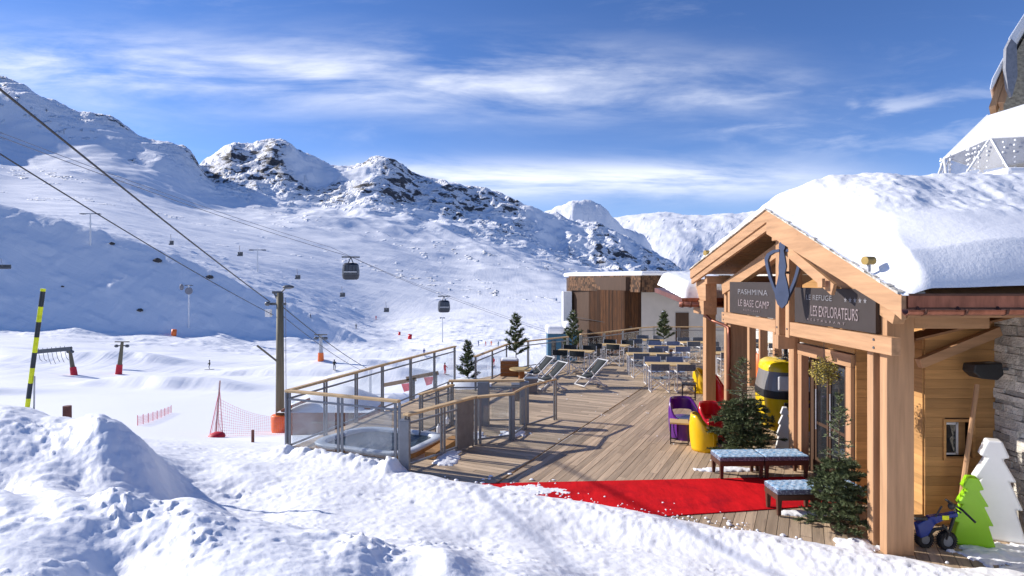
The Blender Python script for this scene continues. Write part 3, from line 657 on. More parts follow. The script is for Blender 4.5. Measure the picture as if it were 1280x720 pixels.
# roof snow ------------------------------------------------------
def roof_snow():
    nx, ny = 330, 230
    xs = XB-.02+(np.linspace(0, 1, nx)**1.6)*(XE-XB); ys = RB.y-.05+(np.linspace(0, 1, ny)**1.15)*(LB.y-RB.y+.08)
    X, Y = np.meshgrid(xs, ys)
    Zr = np.where(Y > AP.y, AP.z+(Y-AP.y)*(LB.z-AP.z)/(LB.y-AP.y), AP.z+(Y-AP.y)*(AP.z-RB.z)/(AP.y-RB.y))
    dx = X-(XB-.02); dy0 = Y-(RB.y-.05); dy1 = (LB.y+.03)-Y
    edx = 1-np.exp(-dx/.10); ey = sstep(0, .10, dy0)*sstep(0, .35, dy1)
    th = .08+.30*sstep(.02, .35+.75*sstep(6.6, 8.4, Y)*(1-sstep(9.4, 10.2, Y)), dx)+.10*sstep(.3, 2.0, dx)
    th = th+.17*np.exp(-((Y-AP.y-.1)/1.5)**2)*sstep(.2, 1.8, dx)
    th = th+(fbm(X/.9, Y/.9, 3)*.10+np.abs(fbm(X/.34, Y/.34, 5, .62))*.042)*sstep(.1, 1.1, dx)*sstep(.4, .8, dy0)*(.10+.90*sstep(7.6, 8.2, Y+.12*np.sin(X*2)+.12*(X-5)*(X > 5)*0))
    th = th+fbm(X/2.2+4, Y/2.2, 2)*.08*sstep(.2, 1, dx)
    th = np.maximum(th*(edx*.93+.07), .03)
    # vertical cut face along the eave
    top = Zr+th; Z = np.where(dy0 < .40, Zr+th*np.clip((dy0+.02)/.42, 0, 1)**.45, top)
    Z = Z-.10*sstep(.5, 3, dx)*np.exp(-((Y-AP.y)/1.6)**2); Z = np.where(dy1 < .4, Zr+th*sstep(-.02, .4, dy1), Z); Z = np.maximum(Z, Zr+.012)
    # left edge: irregular lip
    X = X+np.where(dx < .5, fbm(Y/.35, X/.35+3, 3)*.035, 0)
    co = np.stack([X, Y, Z], -1).reshape(-1, 3)
    i = np.arange((ny-1)*nx).reshape(ny-1, nx)[:, :-1].ravel(); q = np.stack([i, i+1, i+nx+1, i+nx], 1)
    me = bpy.data.meshes.new('roof_snow'); me.from_pydata((co-np.array(wloc(ch))).tolist(), [], q.tolist()); me.update()
    me.polygons.foreach_set('use_smooth', [True]*len(me.polygons)); me.materials.append(M['snow'])
    o = bpy.data.objects.new('roof_snow', me); COL.objects.link(o); o.parent = ch
    # side roof snow
    s_ = MB(); n = 26; g = [[None]*n for _ in range(n)]
    for a in range(n):
        for c in range(n):
            u, v = a/(n-1), c/(n-1); x = 3.97+u*1.55; y = 13.78+v*2.4; e = min(1, min(u, v)*5.5, (1-u)*8)
            z = 2.98+.2*v/1+.34*(1-(1-e)**2)+.10*v+random.uniform(-.012, .012); s_.v.append(Vector((x, y, z)))
    s_.f = [(a*n+c, (a+1)*n+c, (a+1)*n+c+1, a*n+c+1) for a in range(n-1) for c in range(n-1)]
    s_.build('roof_snow', 'snow', ch, smooth=True)
roof_snow()

# ------------------------------------------------------------------ signs with lettering
def text(s, size, material, parent, origin, xdir, up, ext=.006, align='LEFT', name='lettering', sx=1.0, sp=1.0):
    cu = bpy.data.curves.new('t', 'FONT'); cu.body = s; cu.size = size; cu.extrude = ext; cu.align_x = align; cu.space_character = sp
    t = bpy.data.objects.new('t', cu); COL.objects.link(t); bpy.context.view_layer.update()
    me = bpy.data.meshes.new_from_object(t.evaluated_get(bpy.context.evaluated_depsgraph_get()))
    bpy.data.objects.remove(t); bpy.data.curves.remove(cu)
    x = Vector(xdir).normalized(); u = Vector(up).normalized(); nrm = x.cross(u); mt_ = Matrix((x*sx, u, nrm)).transposed()
    off = wloc(parent)
    for v in me.vertices: v.co = mt_ @ v.co + Vector(origin) - off
    me.materials.clear(); me.materials.append(M[material]); me.name = name
    o = bpy.data.objects.new(name, me); COL.objects.link(o); o.parent = parent; return o
def star(b, c, r, x, u, n):
    pts = []
    for k in range(10):
        a = math.pi/2+k*math.pi/5; rr = r if k % 2 == 0 else r*.42; pts.append(Vector(c)+Vector(x)*(rr*math.cos(a))+Vector(u)*(rr*math.sin(a)))
    b.prism(pts, Vector(n)*.008)
XD = (0,-1,0); UP = (0,0,1); NR = Vector(XD).cross(Vector(UP))   # faces -X
def signboard(label, y0, y1, z0, z1, rows):
    t = thing('sign', label, 'sign', (4.56, (y0+y1)/2, z0), 'dark signs over the porch entrance')
    MB().lo((4.545, y1, z0), (4.60, y0, z1)).build('board', 'sign', t)
    for s, size, yy, zz, m, sx, sp in rows: text(s, size, m, t, (4.541, yy, zz), XD, UP, sx=sx, sp=sp)
    return t
signboard('dark brown sign with two lines of pale lettering, left of the blue emblem', 12.36, 10.16, 2.73, 3.36,
    [('PASHMINA', .145, 11.9, 3.12, 'letter', 1.85, 1.10), ('LE BASE CAMP', .19, 11.88, 2.885, 'letter2', 1.16, 1.02), ('RESTAURANT', .05, 11.6, 2.80, 'letter2', 1.5, 1.9)])
t = signboard('dark brown sign with five stars after its top line, right of the blue emblem', 9.52, 7.40, 2.73, 3.28,
    [('LE REFUGE', .11, 9.14, 3.10, 'letter', 1.30, 1.10), ('LES EXPLORATEURS', .225, 9.0, 2.86, 'letter2', .62, 1.0), ('RESTAURANT', .045, 9.10, 2.785, 'letter2', 1.9, 2.3)])
b = MB()
for i in range(5): star(b, (4.539, 8.06-i*.112, 3.13), .042, XD, UP, (.006, 0, 0))
b.build('stars', 'letter', t)
# blue emblem: shield ring with a tall spearhead figure
def emblem_outline(w, h, n=14):
    L = []
    for k in range(n+1):
        s_ = k/n; z = h*(1-s_); x = w*(1-(abs(s_-.16)/.84)**1.9 if s_ > .16 else 1-.25*((.16-s_)/.16)**2); L.append((max(x, 0), z))
    return [(x, z) for x, z in L]+[(-x, z) for x, z in L[-2:0:-1]]+[(-L[0][0], L[0][1]+0)]
t = thing('emblem', 'blue grey metal shield emblem with a slim upright figure, fixed to the porch gable', 'emblem', (0,0,0))
H_ = .92
def shield(w, h, z0, n=16):               # right half from the neck round the shoulder to the tip
    pts = [(w*.20, h), (w*.55, h*.985), (w*.86, h*.93), (w, h*.84)]+[(w*(1-k/n)**.78*(1+.12*math.sin(math.pi*k/n)), h*.84*(1-k/n)) for k in range(1, n)]+[(0, 0)]
    return [(x, z0+z) for x, z in pts]
so, si = shield(.30, H_, 0), shield(.245, H_*.87, H_*.085)
n = len(so); full = lambda L: L+[(-x, z) for x, z in L[-2::-1]]
fo, fi = full(so), full(si); m = len(fo); b = MB()
vs = [(x, y, z) for y in (-.03, .03) for L in (fo, fi) for x, z in L]
fs = []
for k in range(m-1): fs += [(k, k+1, m+k+1, m+k), (2*m+k, 3*m+k, 3*m+k+1, 2*m+k+1), (k, 2*m+k, 2*m+k+1, k+1), (m+k, m+k+1, 3*m+k+1, 3*m+k)]
b.add(vs, fs+[(0, m, 3*m, 2*m), (m-1, 3*m-1, 4*m-1, 2*m-1)]).build('shield', 'emblem', t, True)
fig = [(0, 1.13), (.05, 1.10), (.055, 1.02), (.03, .97), (.05, .86), (.075, .70), (.05, .58), (.10, .38), (.125, .22), (.09, .08), (0, -.01), (-.08, .06), (-.12, .18), (-.13, .28), (-.09, .42), (-.055, .58), (-.06, .70), (-.045, .86), (-.03, .97), (-.055, 1.02), (-.05, 1.10)]
MB().prism([(x*H_, -.045, z*H_) for x, z in fig], (0, .035, 0)).build('figure', 'emblem', t, True)
MB().bar((0, .02, H_*.95), (0, .02, H_*1.28), .05).bar((0, 0, H_*.6), (0, .16, H_*.6), .04).build('mount', 'emblem', t, True)
t.location = (4.24, 9.25, 2.965); t.rotation_euler.z = math.atan2(-.80, .6)

# ------------------------------------------------------------------ hotel behind: dome, gabled house
hb = thing('hotel_block', 'lower stone block of the hotel behind the snowy chalet roof, carrying the dome', 'building', (20, 22, 0))
MB().lo((13.0, 15.5, -4), (34, 33, 6.1)).build('wall', 'stone', hb)
MB().lo((12.9, 15.4, 6.1), (34.1, 33.1, 6.35)).build('roof_snow', 'snow', hb, bevel=.1)
dm = thing('dome', 'white geodesic dome tent with clear lower panels and strings of lights', 'dome tent', (18.3, 20, 6.3))
import bmesh
bm = bmesh.new(); bmesh.ops.create_icosphere(bm, subdivisions=2, radius=3.5)
top, low = MB(), MB(); st = MB(); Cn = Vector((18.3, 20, 6.15)); seen = set(); rotz = Matrix.Rotation(.3, 3, 'Z')
bm.faces.ensure_lookup_table()
for f in bm.faces:
    vs = [rotz @ v.co for v in f.verts]
    if sum(v.z for v in vs)/3 < -.6: continue
    vs = [Vector((v.x, v.y, max(v.z, 0)))+Cn for v in vs]
    zc = sum(v.z for v in vs)/3-Cn.z
    (top if zc > 1.95 else low).add(vs, [(0,1,2)])
for e in bm.edges:
    a, c = (rotz @ e.verts[0].co), (rotz @ e.verts[1].co)
    if (a.z+c.z)/2 < -.45: continue
    if (a.z+c.z)/2 < 2.3: st.tube([Vector((a.x, a.y, max(a.z, 0)))*1.002+Cn, Vector((c.x, c.y, max(c.z, 0)))*1.002+Cn], .035, 6)
top.build('roof_cover', 'canvas', dm); low.build('window_film', 'dome_film', dm); st.build('frame', 'whitem', dm)
b = MB(); rg = random.Random(2)
for i in range(34):
    a = rg.uniform(math.pi*.8, math.pi*1.9); r = 3.1; x, y = Cn.x+r*math.cos(a), Cn.y+r*math.sin(a)
    for j in range(9): b.box((x+rg.uniform(-.03,.03), y, Cn.z+1.6-j*.17+rg.uniform(-.03,.03)), (.05, .05, .05))
b.build('string_lights', 'whitep', dm)['kind'] = 'stuff'
gh = thing('hotel_gable', 'steep gabled hotel house with stone front and timber barge boards, behind the dome', 'building', (27, 27, 6))
def Q(px, py, Y): return P(px, py, Y)
a, c, d = Q(1262, 165, 26), Q(1262, 60, 26), Q(1330, -30, 26)
MB().prism([Q(1252, 200, 26), Q(1256, 90, 26), Q(1330, -40, 26), Q(1480, 120, 26), Q(1480, 220, 26)], (6.2, 7, 0)).build('wall', mat('stone_far', (.36, .31, .22), .9, nscale=(5, 5, 9), amt=.5, bump=.8, bdist=.05), gh)
MB().prism([Q(1236, 134, 25.6), Q(1258, 74, 25.6), Q(1261, 82, 25.6), Q(1244, 131, 25.6)], (1.3, 1.5, 0)).build('barge_board', 'timber_z', gh)
MB().prism([Q(1247, 128, 25.9), Q(1262, 85, 25.9), Q(1264, 100, 25.9), Q(1256, 128, 25.9)], (1.1, 1.2, 0)).build('barge_board', 'timber_z', gh)
MB().prism([Q(1237, 112, 25.5), Q(1240, 98, 25.5), Q(1257, 66, 25.5), Q(1261, 47, 25.5), Q(1282, 14, 25.5), Q(1360, -70, 25.5), Q(1360, -55, 25.5), Q(1284, 26, 25.5), Q(1263, 62, 25.5), Q(1256, 78, 25.5), Q(1240, 110, 25.5)], (7, 8, 0)).build('roof_snow', 'snow', gh, bevel=.06)
MB().prism([Q(1258, 60, 25.3), Q(1264, 48, 25.3), Q(1271, 55, 25.3), Q(1272, 95, 25.3), Q(1265, 121, 25.3), Q(1260, 110, 25.3), Q(1257, 85, 25.3)], (0, .15, 0)).build('shield', mat('shield_far', (.22, .23, .26), .5), gh)

# ------------------------------------------------------------------ old timber building at the far end of the deck
fb = thing('timber_building', 'weathered brown timber building with plaster side and flat snowy roof at the far deck end', 'building', (8, 42, -6))
def vwall(p, q, z0, z1, m, bw=.16, d=.03, seed=1, jag=0):
    rg = random.Random(seed); p, q = Vector((*p, 0)), Vector((*q, 0)); L_ = (q-p).length; u = (q-p)/L_; n = Vector((u.y, -u.x, 0)); b = MB(); s_ = 0
    while s_ < L_:
        e = min(L_, s_+bw*rg.uniform(.8, 1.2)); dd = d+rg.uniform(0, .02); c = p+u*((s_+e)/2)+n*dd/2
        b.box((c.x, c.y, (z0+z1)/2+rg.uniform(-1, 1)*jag), (e-s_-.012, dd, z1-z0), Matrix((u, -n, Vector((0,0,1)))).transposed()); s_ = e
    return b
P1, P2 = (4.47, 46), (8.35, 38.1); Q1, Q2 = (4.95, 45.4), (7.45, 39.0)
sh = MB()
for r_ in range(7):
    zz = 3.66-(r_+1)*.15; w2 = vwall(P1, P2, zz, zz+.19, 'shingle', .13, .06+.012*r_, seed=r_); sh.add(w2.v, w2.f)
    w2 = vwall(P2, (14, 38.1), zz, zz+.19, 'shingle', .13, .06+.012*r_, seed=r_+20); sh.add(w2.v, w2.f)
sh.build('shingle_band', 'shingle', fb)
vwall(Q1, Q2, -6, 2.7, 'oldboard', .2, seed=5).build('wall', 'oldboard', fb)
vwall(Q2, (8.5, 38.95), -6, 2.7, 'oldboard', .2, seed=6).build('wall', 'oldboard', fb)
MB().lo((8.5, 38.9, -6), (15, 39.2, 2.7)).build('wall', 'plaster', fb)
MB().prism([(4.6, 46, -6), (7.5, 39.06, -6), (15, 39.06, -6), (15, 50, -6), (4.6, 50, -6)], (0, 0, 9.6)).build('wall', 'darkdoor', fb)
MB().lo((10.75, 38.84, -1.6), (11.6, 38.9, 1.25)).build('door', 'darkdoor', fb)
rs = MB().prism([(4.35, 46.1, 3.66), (8.3, 38.0, 3.66), (15, 38.0, 3.66), (15, 50, 3.66), (4.35, 50, 3.66)], (0, 0, .32)).build('roof_snow', 'snow', fb, bevel=.12)
MB().bar(P(718, 396, 44.9), P(790, 409, 38.7), .03).build('cable', 'cable', fb)
MB().lo((3.95, 45.5, -6), (4.6, 47, 2.5)).build('annex', 'whitem', fb)
bc = thing('blue_kiosk', 'dark blue kiosk with rounded snow on top, beyond the deck railing', 'kiosk', (3.4, 42.5, -6))
MB().lo((2.55, 42, -6), (4.6, 44, -.45)).build('body', 'teal', bc); MB().lo((2.45, 41.9, -.45), (3.7, 44.1, .12)).lo((3.75, 41.95, -.3), (4.7, 44.1, .38)).build('snow_cap', 'snow', bc, bevel=.2)
for x in (2.8, 3.5): MB().lo((x, 41.96, -2.2), (x+.3, 41.99, -.9)).build('window', 'glass_dark', bc)

# ------------------------------------------------------------------ railings
def railing(label, pts, ztop=1.05, group='deck railings', glassy='glass', mid=True, step=1.5, hr=(.11, .05), pw=.055, base=-.1, panels=True, postn=None, hrz=None):
    o = Vector((*pts[0], 0)); t = thing('railing', label, 'railing', o, group)
    for i in range(len(pts)-1):
        a, c = Vector((*pts[i], 0)), Vector((*pts[i+1], 0)); L_ = (c-a).length; u = (c-a)/L_; n = max(1, round(L_/step))
        up = Vector((0,0,ztop)); MB().bar(a+up-u*.04, c+up+u*.04, hr[0], hr[1]).build('handrail', 'handrail', t, bevel=.012)
        if mid: MB().bar(a+Vector((0,0,ztop-.16)), c+Vector((0,0,ztop-.16)), .035, .035).build('mid_rail', 'steel', t)
        MB().bar(a+Vector((0,0,.10)), c+Vector((0,0,.10)), .03, .035).build('bottom_rail', 'steel', t)
        for k in range(n+1):
            if k == 0 and i > 0: continue
            p = a+u*(L_*k/n)
            b = MB()
            for s_ in (-1, 1): q = p+u*(s_*pw*.8); b.bar(q+Vector((0,0,base)), q+Vector((0,0,ztop-.02)), .018, pw, up=u)
            b.build('post', 'steel', t)
            if panels and k < n:
                p0, p1 = p+u*.12, a+u*(L_*(k+1)/n)-u*.12
                m_ = MB().bar((p0+p1)/2+Vector((0,0,.14)), (p0+p1)/2+Vector((0,0,ztop-.20)), .012, (p1-p0).length, up=u)
                m_.build('glass_panel', glassy, t)
    return t
railing('glass railing along the front of the hot tub, its pale handrail nearest the camera', [(-4.45, 11.75), (-2.08, 10.75)], 1.2, step=1.15, glassy='glass_fog', base=-.5)
railing('long steel railing with wooden handrail running up the left edge from the front corner', [(-4.45, 11.78), (-3.35, 15.3), (-1.9, 19.6)], 1.2, step=1.45, base=-.3)
railing('steel railing behind the small snowy fir, along the middle of the left edge', [(-1.12, 18.2), (-.2, 21.55), (.62, 22.8), (2.3, 24.5)], 1.05, step=1.6)
railing('far steel railing below the brown timber building', [(2.9, 24.9), (4, 25.7), (6.1, 28.2), (6.9, 28.8), (13, 28.8)], 1.12, step=1.35)
railing('inner railing on the right of the hot tub with a solid grey panel', [(-1.87, 10.55), (-.78, 12.15)], 1.0, step=1.0, hr=(.14, .045), panels=False)
t = railing('short railing section at the top of the hot tub steps, beside the grey gate', [(-.70, 12.25), (.0, 12.6)], .98, step=.8, hr=(.14, .045), mid=False)
railing('railing leading back from the hot tub gate towards the deck chairs', [(.0, 12.6), (.31, 13.45), (1.05, 14.4)], .98, step=.9, hr=(.05, .04), mid=False)
railing('back railing of the hot tub steps with a flat wooden top', [(-1.45, 13.9), (.25, 14.0)], 1.03, step=.85, hr=(.16, .045))
railing('lower sloping stair railing between the hot tub and the left edge', [(-1.95, 12.7), (-1.40, 13.8)], .95, step=.6, hr=(.12, .04), mid=True)
b = MB(); 
def pillar(label, x, y, w, d, z1, m='steel', z0=-.1): tag(MB().lo((x, y, z0), (x+w, y+d, z1)).build('pillar', m, bevel=.01), label, 'pillar', 'grey box pillars of the hot tub enclosure')
pillar('broad pale grey pillar at the front right corner of the hot tub enclosure', -1.98, 10.38, .17, .2, .93)
pillar('grey box pillar behind the gate opening, left one of the back pair', -.80, 13.75, .26, .2, 1.02)
pillar('grey box pillar at the right end of the gate', -.06, 12.56, .12, .12, .96)
pillar('grey box pillar at the right end of the back railing', .20, 13.9, .2, .2, 1.0)
tag(MB().bar((-1.10, 11.68, .5), (-.80, 12.12, .5), .05, .94).build('panel', 'panel', bevel=.004), 'solid brown grey panel standing in the inner railing by the hot tub', 'panel')
for lb, px, py in (('short grey planter box on the deck left of the deck chairs', 664, 491), ('short grey planter box beside the end of the gate railing', 648, 500)):
    p = G(px, py); pb = thing('planter_box', lb, 'planter box', p, 'short grey planter boxes')
    MB().lo(p+Vector((-.18,-.15,0)), p+Vector((.18,.15,.42))).build('box', 'panel', pb, bevel=.01); MB().lo(p+Vector((-.2,-.17,.42)), p+Vector((.2,.17,.46))).build('rim', 'steel', pb)
# ------------------------------------------------------------------ hot tub
tub = thing('hot_tub', 'sunken hot tub with dark water and pale rounded rim behind the front glass railing', 'hot tub', (-3, 11.9, 0))
cn = [Vector((-4.15, 11.85, 0)), Vector((-3.35, 13.25, 0)), Vector((-1.25, 13.0, 0)), Vector((-1.95, 10.95, 0))]
cn[3] = Vector((-2.0, 10.98, 0)); cn[2] = Vector((-1.32, 12.6, 0))
def rpoly(cs, r, n=7):
    out = []; m = len(cs)
    for i in range(m):
        p, a, c = cs[i], cs[i-1], cs[(i+1)%m]; da, dc = (a-p).normalized()*r, (c-p).normalized()*r
        for k in range(n+1):
            t_ = k/n; out.append((p+da)*(1-t_)**2+p*2*t_*(1-t_)+(p+dc)*t_**2)
    return out
cen = sum(cn, Vector())/4
def ring(rad, sc, z): return [cen+(p-cen)*sc+Vector((0,0,z)) for p in rpoly(cn, rad)]
def loft(b, rings):
    n = len(rings[0]); o = len(b.v)
    for r_ in rings: b.v += r_
    b.f += [(o+i*n+k, o+i*n+(k+1)%n, o+(i+1)*n+(k+1)%n, o+(i+1)*n+k) for i in range(len(rings)-1) for k in range(n)]
    return b
loft(MB(), [ring(.55, 1.0, -.1), ring(.55, 1.0, .10)]).build('skirt', 'tubskirt', tub)
loft(MB(), [ring(.55, 1.0, .09), ring(.55, 1.02, .125), ring(.55, 1.0, .15), ring(.5, .86, .15), ring(.5, .83, .12), ring(.5, .81, -.05)]).build('rim', 'tubrim', tub, smooth=True)
b = MB(); r_ = ring(.5, .83, .085); b.add(r_+[cen+Vector((0,0,.085))], [(k, (k+1)%len(r_), len(r_)) for k in range(len(r_))]); b.build('water', 'water', tub)
t2 = thing('wooden_tub_step', 'low wooden step with white bottles on it, right of the hot tub', 'step', (-1.3, 12.6, 0))
MB().bar((-1.55, 11.2, .08), (-1.15, 12.4, .08), .22, .12).build('tread', 'tubskirt', t2)
for i, (px, py) in enumerate(((548, 541), (559, 530))):
    p = G(px, py, .25); MB().lathe([(.035, 0), (.04, .02), (.04, .12), (.015, .15), (.015, .18)], 10, p).build('bottle', 'whitep', t2)
# ------------------------------------------------------------------ firs
def fir(name, label, loc, h, rad, seed, dense_to=.75, group=None, trunk0=.12, nb=90, snow=0.0, lean=(0,0), cat='fir tree', nl=.05, needle_mat='needle', up=0.0, dens=1.0):
    rg = random.Random(seed); t = thing(name, label, cat, loc, group); L0 = Vector(loc)
    def ax(s_): return L0+Vector((lean[0]*s_, lean[1]*s_, h*s_))
    MB().tube([ax(i/8) for i in range(9)], [max(.004, .022*h*(1-i/8.3)*.5) for i in range(9)], 7).build('trunk', 'bark', t)
    nd = MB(); tw = MB(); sn = MB()
    def needles(a, c, den, ln):
        d = c-a; L_ = d.length
        if L_ < 1e-4: return
        u = d/L_; x = u.orthogonal().normalized(); y = u.cross(x); k = max(2, int(L_*den))
        for i in range(k):
            p = a+d*((i+rg.random())/k); an = rg.random()*6.283; o = (x*math.cos(an)+y*math.sin(an)); o.z += .25; tip = p+(o*.75+u*.75)*ln*rg.uniform(.7, 1.2)
            s_ = u.cross(o).normalized()*ln*.17
            nd.add([p-s_, p+s_, tip], [(0,1,2)])
    for i in range(nb):
        f = i/nb; s_ = trunk0+(1-trunk0)*(f**.85)*.97; dense = s_ < dense_to
        r = rad*(1-s_)**.8*rg.uniform(.75, 1.12)*(1 if dense else .9)
        if not dense and rg.random() < .45: continue
        a = i*2.39996+rg.uniform(-.3, .3); b0 = ax(s_); dr = Vector((math.cos(a), math.sin(a), rg.uniform(-.12, .22)+(.35 if s_ > .7 else 0)+up))
        pts = [b0+dr*r*q+Vector((0,0,-.18*r*q*q+.14*r*q**3)) for q in (0, .33, .66, 1)]
        tw.tube(pts, [.006, .005, .004, .002], 4, False)
        den = (300 if dense else 50)*dens
        for q0, q1 in zip(pts[:-1], pts[1:]): needles(q0, q1, den*.8, nl)
        for j in range(7 if dense else 3):
            q = rg.uniform(.2, .95); k = min(2, int(q*3)); p = pts[k].lerp(pts[k+1], q*3-k); sd = rg.choice((-1, 1))
            side = Vector((-dr.y, dr.x, 0))*sd; e = p+(side*.7+dr*.6+Vector((0,0,rg.uniform(-.15,.12))))*r*.38*(1.1-q*.6)*rg.uniform(.6, 1.2)
            tw.tube([p, e], .0025, 3, False); needles(p, e, den, nl)
        if snow and rg.random() < snow:
            q = pts[2].lerp(pts[3], rg.random()); sn.ell(q+Vector((0,0,.02)), (rg.uniform(.03,.08), rg.uniform(.03,.08), .025), 7, 4)
    nd.build('foliage', needle_mat, t); tw.build('branches', 'twig' if snow == 0 else 'bark', t)
    if snow and sn.v: sn.build('snow', 'snow', t, smooth=True)['kind'] = 'stuff'
    return t
f1 = fir('fir_tree', 'cut fir tree with thin bare top standing behind the pair of blue cushioned benches', (4.46, 11.45, 0), 1.95, .80, 3, .56, nb=165, trunk0=.06)
f2 = fir('fir_tree', 'cut fir tree with sparse spindly top beside the big front porch post', (4.43, 8.02, .0), 1.92, .47, 5, .50, nb=150, trunk0=.04)
MB().lathe([(.10, .0), (.12, .10), (.12, .11)], 12, (4.43, 8.02, .0)).build('pot', 'bark', f2)
def sfir(label, px, py, Y, h, rad, seed, z=0, snow=.6): p = P(px, py, Y); fir('potted_fir', label, (p.x, p.y, z), h, rad, seed, 1.1, nb=26, trunk0=.14, snow=snow, nl=.12, up=.55, dens=.45, group='small potted firs')
sfir('small snow-dusted fir in a snow heap in front of the left railing', 585, 470, 19.0, 1.45, .42, 12)
sfir('small fir growing from the square wooden planter by the railing', 645, 470, 21.4, 1.75, .55, 13, .45)
sfir('dark bushy fir against the brown boards of the far timber building', 716, 470, 25.5, 2.1, .62, 14, 0, .2)
sfir('pale thin fir in a wooden box in front of the plaster wall', 830, 470, 26.5, 1.45, .45, 15, .55, .3)
p = P(585, 470, 19.0); hm = MB()
n = 20
for a in range(n+1):
    for c in range(n+1):
        u, v = a/n*2-1, c/n*2-1; d = min(1, math.hypot(u, v)); hm.v.append(Vector((p.x+u*.75, p.y+v*.6, .0+.28*(1-d*d)+random.uniform(-.01,.01))))
hm.f = [(a*(n+1)+c, (a+1)*(n+1)+c, (a+1)*(n+1)+c+1, a*(n+1)+c+1) for a in range(n) for c in range(n)]
tag(hm.build('snow_heap', 'snow', smooth=True), 'heap of snow around the foot of the small fir by the railing', 'snow heap')
for lb, px, Y, w, h in (('square brown wooden planter holding a small fir by the left railing', 637, 21.2, .62, .55), ('wooden planter box with snow in it before the plaster wall', 829, 26.5, .68, .55)):
    p = P(px, 400, Y); p.z = 0; pl = thing('wooden_planter', lb, 'planter', p)
    b = MB()
    for k in range(4):
        for s_ in (-1, 1):
            b.lo((p.x-w/2, p.y+s_*w/2-.015, k*h/4), (p.x+w/2, p.y+s_*w/2+.015, (k+1)*h/4-.01)); b.lo((p.x+s_*w/2-.015, p.y-w/2+.02, k*h/4), (p.x+s_*w/2+.015, p.y+w/2-.02, (k+1)*h/4-.01))
    b.build('box', 'tanbox', pl); MB().lo((p.x-w/2+.02, p.y-w/2+.02, .1), (p.x+w/2-.02, p.y+w/2-.02, h+.05)).build('snow', 'snow', pl, bevel=.04)
# mistletoe ball
p = P(1030, 464, 8.6); mt_ = thing('hanging_bush', 'round olive green mistletoe ball hanging from the porch beam', 'mistletoe', p)
b = MB(); rg = random.Random(6); tw = MB()
for i in range(130):
    d = Vector((rg.gauss(0,1), rg.gauss(0,1), rg.gauss(0,1))).normalized(); e = p+d*rg.uniform(.12, .21)
    tw.tube([p+d*.02, e], .002, 3, False)
    for j in range(9):
        q = p+d*rg.uniform(.07, .21)+Vector((rg.gauss(0,.025), rg.gauss(0,.025), rg.gauss(0,.025))); a = Vector((rg.gauss(0,1), rg.gauss(0,1), rg.gauss(0,1))).normalized()*.026; c = a.orthogonal().normalized()*.010
        b.add([q-c, q+a, q+c, q-a*.2], [(0,1,2,3)])
b.build('leaves', 'mistle', mt_); tw.build('twigs', 'twig', mt_); MB().tube([p, (p.x, p.y, 2.5)], .004, 4).build('string', 'black', mt_)

# ------------------------------------------------------------------ benches
def bench(label, x, y, w, d, rz):
    t = thing('bench', label, 'bench', (0,0,0), 'low benches with blue snowy cushions')
    h = .30
    for sx in (0, 1):
        for sy in (0, 1):
            X, Y = .04+sx*(w-.08), .04+sy*(d-.08)
            b = MB(); s0, s1 = .022, .034
            b.add([(X-s0, Y-s0, 0), (X+s0, Y-s0, 0), (X+s0, Y+s0, 0), (X-s0, Y+s0, 0), (X-s1, Y-s1, h), (X+s1, Y-s1, h), (X+s1, Y+s1, h), (X-s1, Y+s1, h)], [(0,3,2,1),(4,5,6,7),(0,1,5,4),(1,2,6,5),(2,3,7,6),(3,0,4,7)])
            b.build('leg', 'benchwood', t, True)
    MB().lo((0, 0, h-.08), (w, d, h)).build('frame', 'benchwood', t, True, bevel=.006)
    c = MB().lo((-.005, -.005, h+.002), (w+.005, d+.005, h+.075)).build('cushion', 'cushion_side', t, True, bevel=.02)
    s_ = MB(); n, m = 40, 24
    for a in range(n+1):
        for e in range(m+1):
            u, v = a/n, e/m; ed = min(u, 1-u, v*d/w, (1-v)*d/w)*w
            s_.v.append(Vector((u*w, v*d, h+.077+min(.012, ed*.6)+.004*math.sin(u*40)*math.sin(v*17)+random.uniform(-.002,.002))))
    s_.f = [(a*(m+1)+e, (a+1)*(m+1)+e, (a+1)*(m+1)+e+1, a*(m+1)+e+1) for a in range(n) for e in range(m)]
    s_.build('cushion_top', 'cushion', c, True, smooth=True)
    t.location = (x, y, .016 if y < 10.3 else .016); t.rotation_euler.z = rz; return t
bench('low bench with snowy blue cushion, left one of the rear pair on the carpet', 3.53, 10.04, .76, .44, R(2))
bench('low bench with snowy blue cushion, right one of the rear pair on the carpet', 4.31, 10.07, .76, .44, R(2))
bench('low bench with frosted blue cushion at the front carpet edge', 3.80, 8.47, .66, .40, R(3))
bench('low bench half hidden by the fir beside the front porch post', 4.48, 8.51, .60, .40, R(3))

